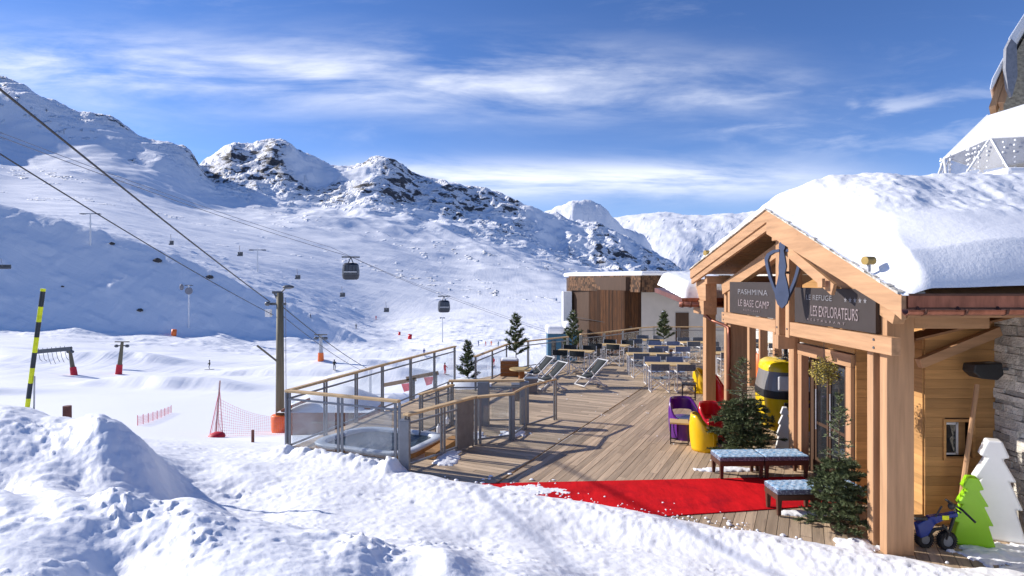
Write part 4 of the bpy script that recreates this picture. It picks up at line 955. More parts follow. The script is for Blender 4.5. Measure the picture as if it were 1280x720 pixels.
# ------------------------------------------------------------------ tub chairs
def tub_chair(label, x, y, rz, m, w=.64, h=.80, slot=False, arms=.55, base=True):
    t = thing('tub_chair', label, 'chair', (0,0,0), 'coloured plastic tub chairs')
    r = w/2; n = 40; A0 = R(245)/2; rows = 12; b = MB(); th = .035
    def top(a): f = abs(a)/A0; return h*(1-(1-arms)*sstep(.35, 1.0, np.array(f)).item())
    for side in (0, 1):
        for i in range(n+1):
            a = -A0+2*A0*i/n; zt = top(a)
            for j in range(rows+1):
                q = j/rows; z = q*zt; rr = (r-th*side)*(1-.10*(1-q)**2+.07*math.sin(q*3.1)-.10*max(0, q-.75)*2)
                z0 = 0 if base else .12
                b.v.append(Vector((rr*math.sin(a), rr*math.cos(a)*1.02, z0+z*(1-z0/h))))
    W = rows+1; off = (n+1)*W
    for i in range(n):
        for j in range(rows):
            if slot and abs(i-n/2) < 9 and j in (6, 7): continue
            v = i*W+j; b.f += [(v, v+1, v+W+1, v+W), (off+v, off+v+W, off+v+W+1, off+v+1)]
        v = i*W+rows; b.f.append((v, off+v, off+v+W, v+W)); v = i*W; b.f.append((v, v+W, off+v+W, off+v))
    for v in (0, n*W): b.f += [(v+j, v+j+1, off+v+j+1, off+v+j) for j in range(rows)]
    b.build('shell', m, t, True, smooth=True)
    s_ = MB(); s_.lathe([(r*.90, .36), (r*.93, .40), (r*.90, .44), (r*.5, .43), (.01, .42)], 28).build('seat', m, t, True, smooth=True)
    MB().add([(r*.90*math.sin(a), r*.90*math.cos(a), z) for z in (.0, .38) for a in [R(118)+R(124)*k/12 for k in range(13)]], [(k, k+1, 14+k, 13+k) for k in range(12)]).build('front', m, t, True, smooth=True)
    t.location = (x, y, 0); t.rotation_euler.z = rz; return t
def pc(label, px, py, m, rz, **k): p = G(px, py); return tub_chair(label, p.x, p.y, rz, m, **k)
pc('glossy purple tub chair facing the camera behind a small stool', 856, 547, 'purple', R(12), slot=True, w=.66, h=.84)
pc('yellow tub chair with its back to the railings, just left of the cut fir', 881, 562, 'yellow', R(75), w=.56, h=.72)
pc('red tub chair with rounded back tucked behind the near yellow chair', 892, 547, 'red', R(20), w=.62, h=.74)
pc('red tub chair behind the left porch post', 903, 513, 'red', R(70), w=.62, h=.92)
pc('yellow tub chair furthest back beside the brown post', 881, 491, 'yellow', R(60), w=.66, h=.72)
def stool(label, px, py, s=1.0, top='tabletop'):
    p = G(px, py); t = thing('stool', label, 'stool', (0,0,0), 'small stools with black metal frames'); w = .19*s; h = .45
    MB().lo((-w, -w, h-.03), (w, w, h)).build('seat', top, t, True)
    for sx in (-1, 1):
        for sy in (-1, 1): MB().bar((sx*w*.92, sy*w*.92, 0), (sx*w*.92, sy*w*.92, h-.03), .022).build('leg', 'black', t, True)
    for sy in (-1, 1): MB().bar((-w*.9, sy*w*.92, .03), (w*.9, sy*w*.92, .03), .02).build('foot_rail', 'black', t, True)
    t.location = p; t.rotation_euler.z = R(-14); return t
stool('small stool with pale wooden seat in front of the purple chair', 849, 553)
stool('small black stool standing near the folding chairs', 861, 499, top='black')

# ------------------------------------------------------------------ yellow cable car cabin on the deck
cb = thing('cable_car_cabin', 'old yellow cable car cabin with number 2 standing on the deck inside the porch', 'cabin', (0,0,0))
def sect(w, d, z, n=32, p=3.2): return [Vector((w/2*abs(math.cos(a))**(2/p)*math.copysign(1, math.cos(a)), d/2*abs(math.sin(a))**(2/p)*math.copysign(1, math.sin(a)), z)) for a in [2*math.pi*k/n for k in range(n)]]
def cap(b, k0, n): b.f.append(tuple(range(k0, k0+n)))
b = loft(MB(), [sect(.72, .8, .12), sect(.92, 1.0, .17), sect(1.02, 1.12, .35), sect(1.08, 1.18, .80)]); cap(b, 0, 32); b.build('body', 'gyellow', cb, True, smooth=True)
loft(MB(), [sect(1.085, 1.185, .79), sect(1.09, 1.19, .84), sect(1.085, 1.185, .94)]).build('band', 'black', cb, True)
loft(MB(), [sect(1.07, 1.17, .93), sect(1.02, 1.12, 1.10), sect(.93, 1.0, 1.32)]).build('window', mat('gwin', (.22, .21, .20), .2, spec=.6, amt=.15, nscale=(3,3,1)), cb, True, smooth=True)
b = loft(MB(), [sect(.96, 1.03, 1.30), sect(.96, 1.02, 1.36), sect(.90, .95, 1.45), sect(.75, .8, 1.50), sect(.05, .05, 1.52)]); b.build('roof', 'gyellow', cb, True, smooth=True)
MB().lo((-.32, -.535, .96), (.40, -.60, 1.24)).build('window_pane', mat('pane_reflection', (.80, .80, .80), .3, amt=.06), cb, True, bevel=.03)  # opaque white pane: the reflection of snow is put into its colour
MB().lo((-.22, -.60, .66), (.46, -.64, .74)).build('bumper', 'black', cb, True, bevel=.01)
MB().tube([(0, 0, 1.55), (0, 0, 1.75)], .04, 8).build('hanger', 'black', cb, True)
o = text('2', .17, 'whitep', cb, (-.02, -.605, .80), (1,0,0), (0,0,1)); o.name = 'number'
cb.location = (6.06, 13.1, 0); cb.rotation_euler.z = R(-8); cb.scale = (1.10, 1.10, 1.10)
gl = thing('garland', 'dark frosted fir garland lying on top of the yellow cabin', 'garland', (6.05, 13.0, 1.5))
b = MB(); rg = random.Random(8)
for i in range(420):
    c = Vector((6.2+rg.gauss(0,.22), 12.8+rg.gauss(0,.18), 1.68+abs(rg.gauss(0,.07)))); d = Vector((rg.gauss(0,1), rg.gauss(0,1), rg.gauss(0,.6))).normalized()*.07; e = d.orthogonal().normalized()*.012; b.add([c-e, c+e, c+d], [(0,1,2)])
b.build('foliage', mat('garl', (.09, .10, .12), .7, amt=.5, island=.6), gl)
p = G(950, 474); ob = thing('orange_pedestal', 'slim orange pedestal with a dark pot on top, seen between the porch posts', 'pedestal', p)
MB().lathe([(.13, 0), (.15, .1), (.15, .85), (.12, .88)], 16, p).build('column', 'orange', ob, smooth=True)
MB().lathe([(.09, .88), (.12, .98), (.10, 1.04)], 12, p).build('saucer', 'whitep', ob); MB().ell(p+Vector((0,0,1.14)), (.13, .13, .10)).build('pot', 'black', ob)

# ------------------------------------------------------------------ tree shaped lamps
TREE = [(-.42,0),(.42,0),(.28,.33),(.375,.33),(.20,.60),(.29,.60),(.11,.82),(.20,.84),(.10,1.0),(-.10,1.0),(-.20,.84),(-.11,.82),(-.29,.60),(-.20,.60),(-.375,.33),(-.28,.33)]
def tree_lamp(label, x, y, h, w, th, m, rz):
    b = MB().prism([(a*w/.84, 0, c*h) for a, c in TREE], (0, th, 0)); o = b.build('tree_lamp', m, None, bevel=.022)
    o.location = (x, y, 0); o.rotation_euler.z = rz; o.modifiers['bevel'].segments = 3; return tag(o, label, 'tree lamp', 'fir shaped plastic lamps')
tree_lamp('tall white plastic lamp shaped like a fir, leaning place beside the stone wall', 6.34, 7.80, 1.30, .66, .18, 'whitep', R(-26))
tree_lamp('short lime green plastic lamp shaped like a fir, before the wooden wall', 5.90, 7.60, .88, .48, .15, 'lime', R(-22))
tree_lamp('white fir shaped lamp half hidden behind the inner porch post', 5.46, 11.85, .86, .36, .12, 'whitep', R(-20))
# speaker
sp_ = thing('loudspeaker', 'black loudspeaker mounted high in the corner by the stone wall', 'loudspeaker', (6.33, 7.95, 2.07))
MB().prism([(6.14, 7.84, 2.28), (6.50, 7.84, 2.30), (6.52, 7.84, 2.14), (6.44, 7.84, 2.07), (6.22, 7.84, 2.09), (6.12, 7.84, 2.18)], (0, .22, 0)).build('cabinet', 'black', sp_, bevel=.015)
MB().bar((6.40, 8.0, 2.2), (6.71, 8.0, 2.2), .04).build('bracket', 'steel_dark', sp_)
# small blue kick bike
bk = thing('kids_bike', 'small blue and black snow bike parked behind the big porch post', 'bike', (5.35, 7.45, .0))
def wheel(c, r, w, name='wheel'):
    c = Vector(c); n = 26; o = MB()
    prof = [(r-.05, -w/2), (r-.012, -w/2), (r, -w/4), (r, w/4), (r-.012, w/2), (r-.05, w/2)]
    vs = [c+Vector((a*math.cos(2*math.pi*k/n), s_, a*math.sin(2*math.pi*k/n))) for a, s_ in prof for k in range(n)]
    m = len(prof); o.add(vs, [(i*n+k, i*n+(k+1)%n, ((i+1)%m)*n+(k+1)%n, ((i+1)%m)*n+k) for i in range(m) for k in range(n)])
    for k in range(n): a = 2*math.pi*k/n; o.box(c+Vector((r*math.cos(a), 0, r*math.sin(a))), (.018, w*.9, .014), Matrix.Rotation(-a, 3, 'Y'))
    ob_ = o.build(name, 'rubber', bk); MB().tube([c+Vector((0,-w*.35,0)), c+Vector((0,w*.35,0))], r-.052, 14).build('rim', 'steel', ob_); return ob_
wheel((5.50, 7.42, .13), .13, .10); wheel((5.22, 7.50, .12), .12, .10)
MB().tube([(5.50, 7.42, .13), (5.58, 7.43, .33), (5.66, 7.44, .55)], .022, 8).tube([(5.22, 7.5, .12), (5.35, 7.46, .27), (5.52, 7.44, .30)], .025, 8).build('fork', 'black', bk)
MB().prism([(5.05, 7.40, .36), (5.25, 7.40, .47), (5.50, 7.40, .50), (5.66, 7.40, .53), (5.67, 7.40, .47), (5.50, 7.40, .44), (5.32, 7.40, .36), (5.22, 7.40, .20), (5.10, 7.40, .16)], (0, .10, 0)).build('body', 'blue', bk, bevel=.015)
MB().lo((5.42, 7.395, .43), (5.52, 7.399, .49)).build('decal', 'stripe_y', bk)
MB().tube([(5.56, 7.22, .60), (5.64, 7.40, .57), (5.66, 7.62, .62)], .014, 8).tube([(5.80, 7.24, .45), (5.70, 7.36, .58), (5.60, 7.58, .66)], .016, 6).build('handlebar', 'black', bk)
bk.location = (5.36, 7.5, 0); bk.scale = (.84, .84, .88)
MB().ell((5.50, 7.36, .66), (.05, .035, .05)).build('headlight', 'black', bk); MB().lo((4.98, 7.38, .44), (5.18, 7.52, .49)).build('seat', 'black', bk, bevel=.02)
MB().tube([(5.28, 7.38, .50), (5.36, 7.36, .66)], .012, 6).tube([(5.44, 7.38, .18), (5.44, 7.32, .30), (5.36, 7.34, .4)], .015, 6).build('lever', 'black', bk)

# ------------------------------------------------------------------ folding chairs, deck chairs, tables
def director(label='x', m='fabric', rz=0, loc=(0,0,0)):
    t = thing('folding_chair', label, 'chair', (0,0,0), 'grey folding chairs at the deck tables')
    w, d = .27, .22
    for sx in (-1, 1):
        MB().bar((sx*w, -d, 0), (sx*w, -d, .62), .022).bar((sx*w, d, 0), (sx*w, d, .86), .022).bar((sx*w, -d, .61), (sx*w, d, .61), .03).bar((sx*w, -d, .012), (sx*w, d, .012), .02).build('side_frame', 'whitem', t, True)
    for y in (-d+.01, d-.01): MB().bar((-w, y, .03), (w, y, .43), .018).bar((w, y+.015, .03), (-w, y+.015, .43), .018).build('cross_frame', 'whitem', t, True)
    s_ = MB(); n = 8
    for k in range(n+1): x = -w+2*w*k/n; z = .44-.025*math.sin(math.pi*k/n); s_.v += [Vector((x, -d, z)), Vector((x, d, z)), Vector((x, -d, z-.01)), Vector((x, d, z-.01))]
    for k in range(n): i = k*4; s_.f += [(i, i+1, i+5, i+4), (i+2, i+6, i+7, i+3), (i, i+4, i+6, i+2), (i+1, i+3, i+7, i+5)]
    s_.build('seat', m, t, True)
    s_ = MB()
    for k in range(n+1): x = -w+2*w*k/n; y = d+.03*math.sin(math.pi*k/n); s_.v += [Vector((x, y, .66)), Vector((x, y, .86)), Vector((x, y+.012, .66)), Vector((x, y+.012, .86))]
    for k in range(n): i = k*4; s_.f += [(i, i+4, i+5, i+1), (i+2, i+3, i+7, i+6), (i, i+2, i+6, i+4), (i+1, i+5, i+7, i+3)]
    s_.build('backrest', m, t, True)
    t.location = loc; t.rotation_euler.z = rz; return t
CH = {}
def chair(label, x, y, rz, m):
    if m not in CH: CH[m] = director(label, m, rz, (x, y, 0)); return
    dup(CH[m], (x, y, 0), rz, label)
TB = [None]
def table(label, x, y, w, d, rz):
    t = thing('table', label, 'table', (0,0,0), 'wooden topped tables on the deck')
    b = MB()
    for k in range(6): b.lo((-w/2, -d/2+k*d/6+.004, .72), (w/2, -d/2+(k+1)*d/6-.004, .75))
    b.build('tabletop', 'tabletop', t, True)
    MB().lo((-w/2+.02, -d/2+.02, .68), (w/2-.02, d/2-.02, .72)).build('apron', 'whitem', t, True)
    for sx in (-1, 1):
        for sy in (-1, 1): MB().bar((sx*(w/2-.04), sy*(d/2-.04), 0), (sx*(w/2-.04), sy*(d/2-.04), .68), .035).build('leg', 'whitem', t, True)
    t.location = (x, y, 0); t.rotation_euler.z = rz
rg = random.Random(21)
TABLES = [('front table nearest the camera', 4.95, 18.75, 1.35, .75, -.1), ('second table behind the front one', 4.9, 21.3, 1.5, .75, -.1), ('table by the left railing', 2.35, 22.2, 1.35, .75, -.35),
          ('third table in the middle rows', 6.2, 23.6, 1.4, .75, -.1), ('back row table under the far railing', 4.1, 24.3, 1.3, .75, -.5), ('table by the far planter', 7.9, 25.3, 1.4, .75, 0),
          ('table furthest right next to the porch', 8.0, 21.6, 1.4, .75, 0), ('back row table below the timber boards', 6.0, 26.3, 1.4, .75, -.4), ('right back table by the plaster wall', 10.2, 24.6, 1.4, .75, 0)]
for i, (nm, x, y, w, d, a) in enumerate(TABLES):
    table('pale wooden ' + nm, x, y, w, d, a)
    mm = ('fabric', 'fabric', 'fabric_dark', 'fabric_blue', 'fabric_dark', 'fabric', 'fabric', 'fabric', 'fabric')[i]
    for sx in (-1, 1):
        for sy in (-1, 1):
            ox, oy = sx*.36+rg.uniform(-.05,.05), sy*(.62+rg.uniform(0, .12)); X = x+ox*math.cos(a)-oy*math.sin(a); Y = y+ox*math.sin(a)+oy*math.cos(a)
            if poly_sd(np.array([X]), np.array([Y]), DECKPOLY)[0] > -.3: continue
            m2 = 'fabric_blue' if (i == 0 and sy == 1) else mm
            chair('%s folding chair, %s %s seat of the %s' % ({'fabric':'grey','fabric_dark':'dark','fabric_blue':'bluish'}[m2], 'near' if sy < 0 else 'far', 'left' if sx < 0 else 'right', nm), X, Y, a+(math.pi if sy < 0 else 0)+rg.uniform(-.15,.15), m2)
def deckchair(label, px, py, rz):
    p = G(px, py); t = thing('deck_chair', label, 'deck chair', (0,0,0), 'reclining deck chairs with dark slings')
    w = .30
    for sx in (-1, 1):
        x = sx*w
        MB().bar((x, -.62, .08), (x, .50, .98), .03, .045).build('long_rail', 'whitem', t, True)
        MB().bar((x*.93, .30, .02), (x*.93, -.28, .62), .03, .04).build('back_strut', 'whitem', t, True)
        MB().bar((x*.86, -.52, .40), (x*.86, .45, .03), .03, .04).build('foot_rail', 'whitem', t, True)
    for y, z in ((-.60, .10), (.49, .97), (.44, .03), (-.50, .39)): MB().bar((-w, y, z), (w, y, z), .03).build('cross_bar', 'whitem', t, True)
    s_ = MB(); n = 16
    for k in range(n+1):
        f = k/n; y = -.50+1.0*f; z = .40+.57*f-.20*math.sin(math.pi*f)*(1-.35*f); s_.v += [Vector((-.26, y, z)), Vector((.26, y, z)), Vector((-.26, y, z-.008)), Vector((.26, y, z-.008))]
    for k in range(n): i = k*4; s_.f += [(i, i+1, i+5, i+4), (i+2, i+6, i+7, i+3), (i, i+4, i+6, i+2), (i+1, i+3, i+7, i+5)]
    s_.build('sling', 'fabric_dark', t, True, smooth=True)
    t.location = p; t.rotation_euler.z = rz; t.scale = (.9, .84, .86); return t
deckchair('white framed deck chair with black sling, middle one and nearest the camera', 690, 487, R(-62))
deckchair('white framed deck chair with black sling, back left one beside the planter', 675, 478, R(-60))
deckchair('white framed deck chair with black sling, standing apart on the right', 741, 483, R(-62))
p = G(652, 473); rt = thing('round_table', 'low round pale wooden table beside the fir planter', 'table', p)
MB().lathe([(.42, .30), (.42, .35)], 24, p).build('tabletop', 'tabletop', rt); MB().lathe([(.12, 0), (.08, .3)], 12, p).build('leg', 'tanbox', rt)

# ------------------------------------------------------------------ ski area things
def on(px, py, y0=16): return hit(px, py, y0)
# striped pole, stakes
p = Vector((P(33, 508, 9.5).x, 9.5, 0)); p.z = gz(p.x, p.y)-.1; tp = P(54, 361, 9.5)
sp2 = thing('marker_pole', 'leaning yellow and black striped marker pole on the left snow bank', 'marker pole', p)
n = 8; b1, b2 = MB(), MB()
for k in range(n):
    a, c = p.lerp(tp, k/n*.98), p.lerp(tp, (k+1)/n*.98)
    MB().tube([a, c], .034, 12).build('yellow_band' if k % 2 == 0 else 'black_band', 'stripe_y' if k % 2 == 0 else 'stripe_b', sp2)
MB().tube([p.lerp(tp, .98), tp], .036, 12).build('cap', 'stripe_y', sp2)
MB().tube([p+Vector((.12,0,0)), p.lerp(tp, .3)+Vector((.05,0,0))], .012, 6).build('brace', 'galv', sp2)
for lb, px, py, y0, h, g_ in (('short brown wooden stake in the snow behind the big hump', 84, 526, 10.3, .26, 0), ('small brown stake near the red net foot', 316, 559, 20, .42, 0)):
    q = P(px, py, y0); q.z = gz(q.x, q.y)-.05 if px > 200 else q.z-.05
    st_ = MB().tube([q, q+Vector((0,0,h+.05))], [.07, .068] if px < 200 else [.05, .05], 10); tag(st_.build('stake', mat('stakewood', (.16, .06, .045), .8)), lb, 'stake')
# big pole
pb = P(350, 541, 36); pb.z = gz(pb.x, pb.y); pt = P(350, 366, 36)
lp = thing('utility_pole', 'tall wooden utility pole with crossarm and orange padded foot', 'pole', pb)
MB().tube([pb-Vector((0,0,.5)), pt], [.27, .20], 14).build('mast', 'polewood', lp, smooth=True)
MB().lo((pt.x-.55, 35.9, pt.z-.75), (pt.x+.35, 36.1, pt.z-.60)).lo((pt.x-.45, 35.9, pt.z-.05), (pt.x+.12, 36.1, pt.z+.1)).bar((pt.x-.35, 36, pt.z-.03), (pt.x-.05, 36, pt.z-.6), .08).build('crossarm', 'steel_dark', lp)
MB().tube([(pt.x+.1, 36, pt.z+.05), (pt.x+.45, 35.8, pt.z+.35)], .05, 6).ell((pt.x+.62, 35.7, pt.z+.36), (.36, .2, .12)).build('lamp', 'steel_dark', lp)
MB().lo((pt.x-.75, 35.6, pt.z-1.45), (pt.x-.45, 35.9, pt.z-1.0)).build('box', 'whitem', lp); MB().ell((pt.x-.68, 35.8, pt.z-.66), (.17, .14, .14)).build('insulator', 'steel_dark', lp)
MB().bar((pt.x, 36, pt.z-4.3), (pt.x-1.35, 35.9, pt.z-3.2), .09).build('bracket', 'polewood', lp)
MB().tube([(pt.x+.36, 35.95, pt.z-.3), (pt.x+.40, 35.95, pb.z)], .02, 5).build('guy_wire', 'cable_far', lp)
MB().lathe([(.42, -.1), (.50, .2), (.52, 1.05), (.46, 1.1)], 18, pb).build('pad', 'orange', lp, smooth=True)
def cable(label, pts, r, m='cable', g_='lift and power cables'):
    tag(MB().tube(pts, r, 6).build('cable', m), label, 'cable', g_)
def sag(a, c, s_, n=24): a, c = Vector(a), Vector(c); return [a.lerp(c, k/n)-Vector((0,0,4*s_*(k/n)*(1-k/n))) for k in range(n+1)]
A = Vector((pt.x-.2, 36, pt.z-.55))
cable('thick dark cable from the top left corner down to the utility pole', sag((-8.2, -4, 11.7), A+Vector((-.4,0,0)), .25), .028)
cable('thinner dark cable below the thick one, running down to the utility pole', sag((-11.05, 4, 9.1), A+Vector((-.2,0,-.8)), .3), .018)
e1 = P(462, 462, 66); e2 = P(450, 462, 66)
cable('dark cable running from the utility pole down to the right', sag(A, e1, .3), .030)
cable('parallel dark cable just under the other one right of the utility pole', sag(A+Vector((0,0,-.55)), e2, .3), .022)
e0 = Vector((e1.x, 66.2, gz(e1.x, 66.2))); ap = thing('anchor_post', 'short white post with snow on it where the cables come down', 'post', e0)
MB().tube([e0-Vector((0,0,.3)), e0+Vector((0,0,max(1.5, e1.z-e0.z+.2)))], .18, 8).build('mast', 'whitem', ap)
# gondola lift
def lift_cabin(label, px, py_top, Y, w):
    t = thing('gondola_cabin', label, 'gondola', (0,0,0), 'gondola cabins hanging on the lift'); s_ = w/2.2
    def sc(w_, d_, z_): return [v*s_ for v in sect(w_, d_, z_, 24, 3)]
    b = loft(MB(), [sc(1.5, 1.4, -2.9), sc(1.95, 1.8, -2.75), sc(2.15, 2.0, -2.25)]); b.f.append(tuple(range(24))); b.build('body', 'cabin', t, True, smooth=True)
    loft(MB(), [sc(2.14, 1.99, -2.25), sc(2.15, 2.0, -1.7), sc(1.95, 1.8, -1.05)]).build('window', mat('cabwin', (.07, .08, .10), .35, spec=.4), t, True, smooth=True)
    b = loft(MB(), [sc(1.96, 1.81, -1.05), sc(1.5, 1.4, -.80), sc(.3, .3, -.74)]); b.build('roof', 'cabin', t, True, smooth=True)
    for x in (-.75, -.25, .25, .75): MB().bar((x*s_*1.0, -1.0*s_, -2.2*s_), (x*s_*.9, -.93*s_, -1.1*s_), .05*s_).build('mullion', 'cabin', t, True)
    MB().lo((-.8*s_, -1.2*s_, -2.0*s_), (.8*s_, -1.0*s_, -1.85*s_)).build('ski_rack', 'galv', t, True)
    MB().bar((-.3*s_, 0, -.8*s_), (0, 0, -.05), .12*s_).bar((.3*s_, 0, -.8*s_), (0, 0, -.05), .12*s_).lo((-1.1*s_, -.12*s_, -.12*s_), (1.1*s_, .12*s_, .05*s_)).build('hanger', 'steel_dark', t, True)
    t.location = P(px, py_top, Y); t.rotation_euler.z = .2
lift_cabin('dark gondola cabin hanging on the cable, the larger and nearer one', 438.5, 321, 80, 2.35)
lift_cabin('smaller dark blue gondola cabin lower on the cable to the right', 555, 370, 110, 2.3)
g0, g1, g2, g3 = P(-60, 148, 48), P(438.5, 321, 80), P(555, 370, 110), P(760, 440, 150)
for k, off in enumerate((0, -3.2)):
    v = Vector((off*.4, 0, off)); vv = Vector((0,0,0)) if k == 0 else Vector((-4.5, 6, 1.6))
    pts = sag(g0+vv, g1+vv, .5)+sag(g1+vv, g2+vv, .2)[1:]+sag(g2+vv, g3+vv, .3)[1:]
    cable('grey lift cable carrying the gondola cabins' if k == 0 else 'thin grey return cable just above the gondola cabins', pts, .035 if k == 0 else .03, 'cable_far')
def tlift(label, px, pyb, pyt, arm, y0=200, m='whitem', base=None, lean=0, kind='T', nm='lift_tower', grp='white lift towers on the slopes'):
    q = on(px, pyb, y0); k = F/q.y; h = (pyb-pyt)/k; t = thing(nm, label, 'lift tower', q, grp); top_ = q+Vector((lean*h, 0, h)); r = max(.35, .9/k)
    MB().tube([q-Vector((0,0,1)), top_], [r*1.1, r*.8], 8).build('mast', m, t)
    a = arm/k
    MB().lo((top_.x-a, top_.y-.4*r, top_.z-r), (top_.x+a, top_.y+.4*r, top_.z+r*.4)).build('crossarm', 'galv', t)
    for s_ in (-1, 1): MB().lo((top_.x+s_*a*.8-a*.2, top_.y-r*3, top_.z-r*1.1), (top_.x+s_*a*.8+a*.2, top_.y+r*3, top_.z-r*.2)).build('sheave', 'steel_dark', t)
    return t, q, k, h
tlift('white T shaped lift tower on the shaded left slope', 113, 308, 269, 12)
tlift('white T shaped lift tower standing on the sunlit slope beyond the shaded spur', 322, 340, 313, 10, 340)
t, q, k, h = tlift('slim lift tower with a round wheel on the shaded slope', 236, 410, 357, 4, 200)
MB().tube([q+Vector((0,-.4,h*.86)), q+Vector((0,.4,h*.86))], 4.5/k, 14).build('wheel', 'cable_far', t); MB().ell(q+Vector((-9/k, 0, h*.95)), (2.5/k, 1, 4/k)).build('box', 'cable_far', t)
tlift('distant thin lift pylon to the right of the utility pole', 553, 428, 397, 3, 200)
# drag lift masts
def drag(label, px, pyb, pyt, arm, basecol, lean=0.0, y0=40):
    q = on(px, pyb, y0); k = F/q.y; h = (pyb-pyt)/k; t = thing('drag_lift_mast', label, 'lift mast', q, 'low drag lift masts on the flat piste'); top_ = q+Vector((lean*h, 0, h))
    MB().tube([q-Vector((0,0,.5)), top_], [3.2/k, 1.7/k], 10).build('mast', 'polewood' if basecol == 'redpad' else 'galv', t)
    MB().tube([q-Vector((0,0,.3)), q.lerp(top_, .30)], [3.9/k, 3.4/k], 12).build('pad', basecol, t)
    b = MB()
    for z_, w_ in ((.96, arm), (.84, arm*.8)): c = q.lerp(top_, z_); b.bar(c-Vector((w_/k, 0, -2/k)), c+Vector((w_/k, 0, 2/k)), 1.2/k)
    b.build('crossarm', 'polewood', t)
    for s_ in (-1, 1): MB().ell(q.lerp(top_, .88)+Vector((s_*arm*.75/k, 0, 0)), (3/k, 1.5/k, 2/k), 8, 5).build('sheave', 'steel_dark', t)
    return t, q, k, h, top_
drag('drag lift mast with red pad and a cluster of wheels on the flat piste', 148, 468, 428, 9, 'redpad', .12)
drag('small drag lift mast with orange pad right of the utility pole', 401, 451, 420, 8, 'orange', .0)
t, q, k, h, tt = drag('leaning drag lift portal with long arm and hanging cables, left part of the piste', 93, 469, 436, 3, 'redpad', -.18)
e = tt+Vector((-42/k, 0, -4/k)); MB().bar(tt+Vector((2/k,0,0)), e, 3.5/k, 5/k).build('beam', 'steel_dark', t)
b = MB(); rg = random.Random(3)
for i in range(7): c = tt.lerp(e, .15+i*.13); b.tube([c+Vector((0,0,4/k)), c, c+Vector((2/k,0,-10/k)), c+Vector((5/k,0,-rg.uniform(12,20)/k))], .35/k, 4)
b.build('hanging_ropes', 'steel_dark', t)
# hut, mound, nets
hq = P(400, 545, 31); hq.z = gz(hq.x, hq.y); k = F/hq.y
ht = thing('snowy_hut', 'small brown wooden hut buried under thick snow, seen behind the glass railing', 'hut', hq)
MB().lo((hq.x-36/k, hq.y, hq.z-1), (hq.x+62/k, hq.y+3, hq.z+33/k)).build('wall', 'hut', ht)
MB().bar((hq.x-44/k, hq.y-.3, hq.z+32/k), (hq.x-12/k, hq.y-.3, hq.z+45/k), .5, .12).build('roof', 'hut', ht)
MB().lo((hq.x+36/k, hq.y-.1, hq.z-.5), (hq.x+42/k, hq.y, hq.z+33/k)).lo((hq.x-10/k, hq.y-.06, hq.z+14/k), (hq.x+30/k, hq.y, hq.z+16/k)).build('trim', 'greywood', ht)
s_ = MB(); n = 30
for a in range(n+1):
    for c in range(n+1):
        u, v = a/n*2-1, c/n*2-1; d = min(1, (abs(u)**2.6+abs(v)**2.6)**(1/2.6)); s_.v.append(Vector((hq.x+10/k+u*58/k, hq.y+1.6+v*2.3, hq.z+31/k+(20/k)*(1-d**2.2)+.1*math.sin(u*5+v*3)*(1-d))))
s_.f = [(a*(n+1)+c, (a+1)*(n+1)+c, (a+1)*(n+1)+c+1, a*(n+1)+c+1) for a in range(n) for c in range(n)]
s_.build('roof_snow', 'snow', ht, smooth=True)
q0 = on(272, 546, 14); k = F/q0.y
nt = thing('safety_net', 'tall sagging red safety net hung from a leaning pole right of the big hump', 'safety net', q0)
tp_ = q0+Vector((3/k, 0, 70/k)); MB().tube([q0+Vector((-3/k, 0, -.2)), tp_], 1.0/k, 7).build('pole', mat('palepole', (.45, .30, .28), .7), nt)
q1 = Vector((P(372, 560, q0.y+4).x, q0.y+4, 0)); q1.z = gz(q1.x, q1.y); t0 = q0.lerp(tp_, .68)
net = MB(); nu, nv = 40, 12
def npnt(u, v):
    top_ = t0.lerp(q1+Vector((0,0,1.0)), u)-Vector((0,0,1.6*u*(1-u))); bot = q0.lerp(q1, u); bot.z = gz(bot.x, bot.y)+.02; return bot.lerp(top_, v)
for i in range(nu+1): net.tube([npnt(i/nu, 0), npnt(i/nu, .5), npnt(i/nu, 1)], .006, 3, False)
for j in range(nv+1): net.tube([npnt(i/10, j/nv) for i in range(11)], .006, 3, False)
for dx in (-8, 9): net.tube([tp_.lerp(q0, .15), q0+Vector((dx/k, -.2, 0))], .02, 4)
for i in range(6): net.tube([tp_.lerp(q0, .25+.1*i), q0+Vector(((-8+3*i)/k, 0, .05))], .010, 3)
net.build('mesh', 'netred', nt)
tag(MB().ell(q0+Vector((5/k, -.5, 3.5/k)), (9.5/k, .5, 5.5/k), 14, 8).build('net_bag', 'redpad', smooth=True), 'rolled dark red bundle lying at the foot of the net pole', 'bundle')
lf = on(172, 532, 14); rf_ = on(214, 516, 16); ln = thing('low_net', 'low pink plastic net fence across the snow left of the tall net', 'net fence', lf)
b = MB(); 
for i in range(9):
    c = lf.lerp(rf_, i/8); c.z = gz(c.x, c.y); MB().tube([c, c+Vector((0,0,.62))], .022, 5).build('stake', 'netred', ln)
def lpnt(u, v): c = lf.lerp(rf_, u); c.z = gz(c.x, c.y)+.04+v*.5; return c
for i in range(61): b.tube([lpnt(i/60, 0), lpnt(i/60, 1)], .006, 3, False)
for j in range(6): b.tube([lpnt(i/12, j/5) for i in range(13)], .006, 3, False)
b.build('mesh', 'netred', ln)
def marker(label, px, py, w, h, m, y0=100):
    q = on(px, py, y0); k = F/q.y
    tag(MB().tube([q-Vector((0,0,h*.2/k)), q+Vector((w*.15/k, 0, h/k))], w/2/k, 10).build('piste_marker', m, smooth=True), label, 'marker', 'padded markers along the pistes')
marker('round orange padded marker at the foot of the shaded slope', 217, 420, 6, 8, 'orange')
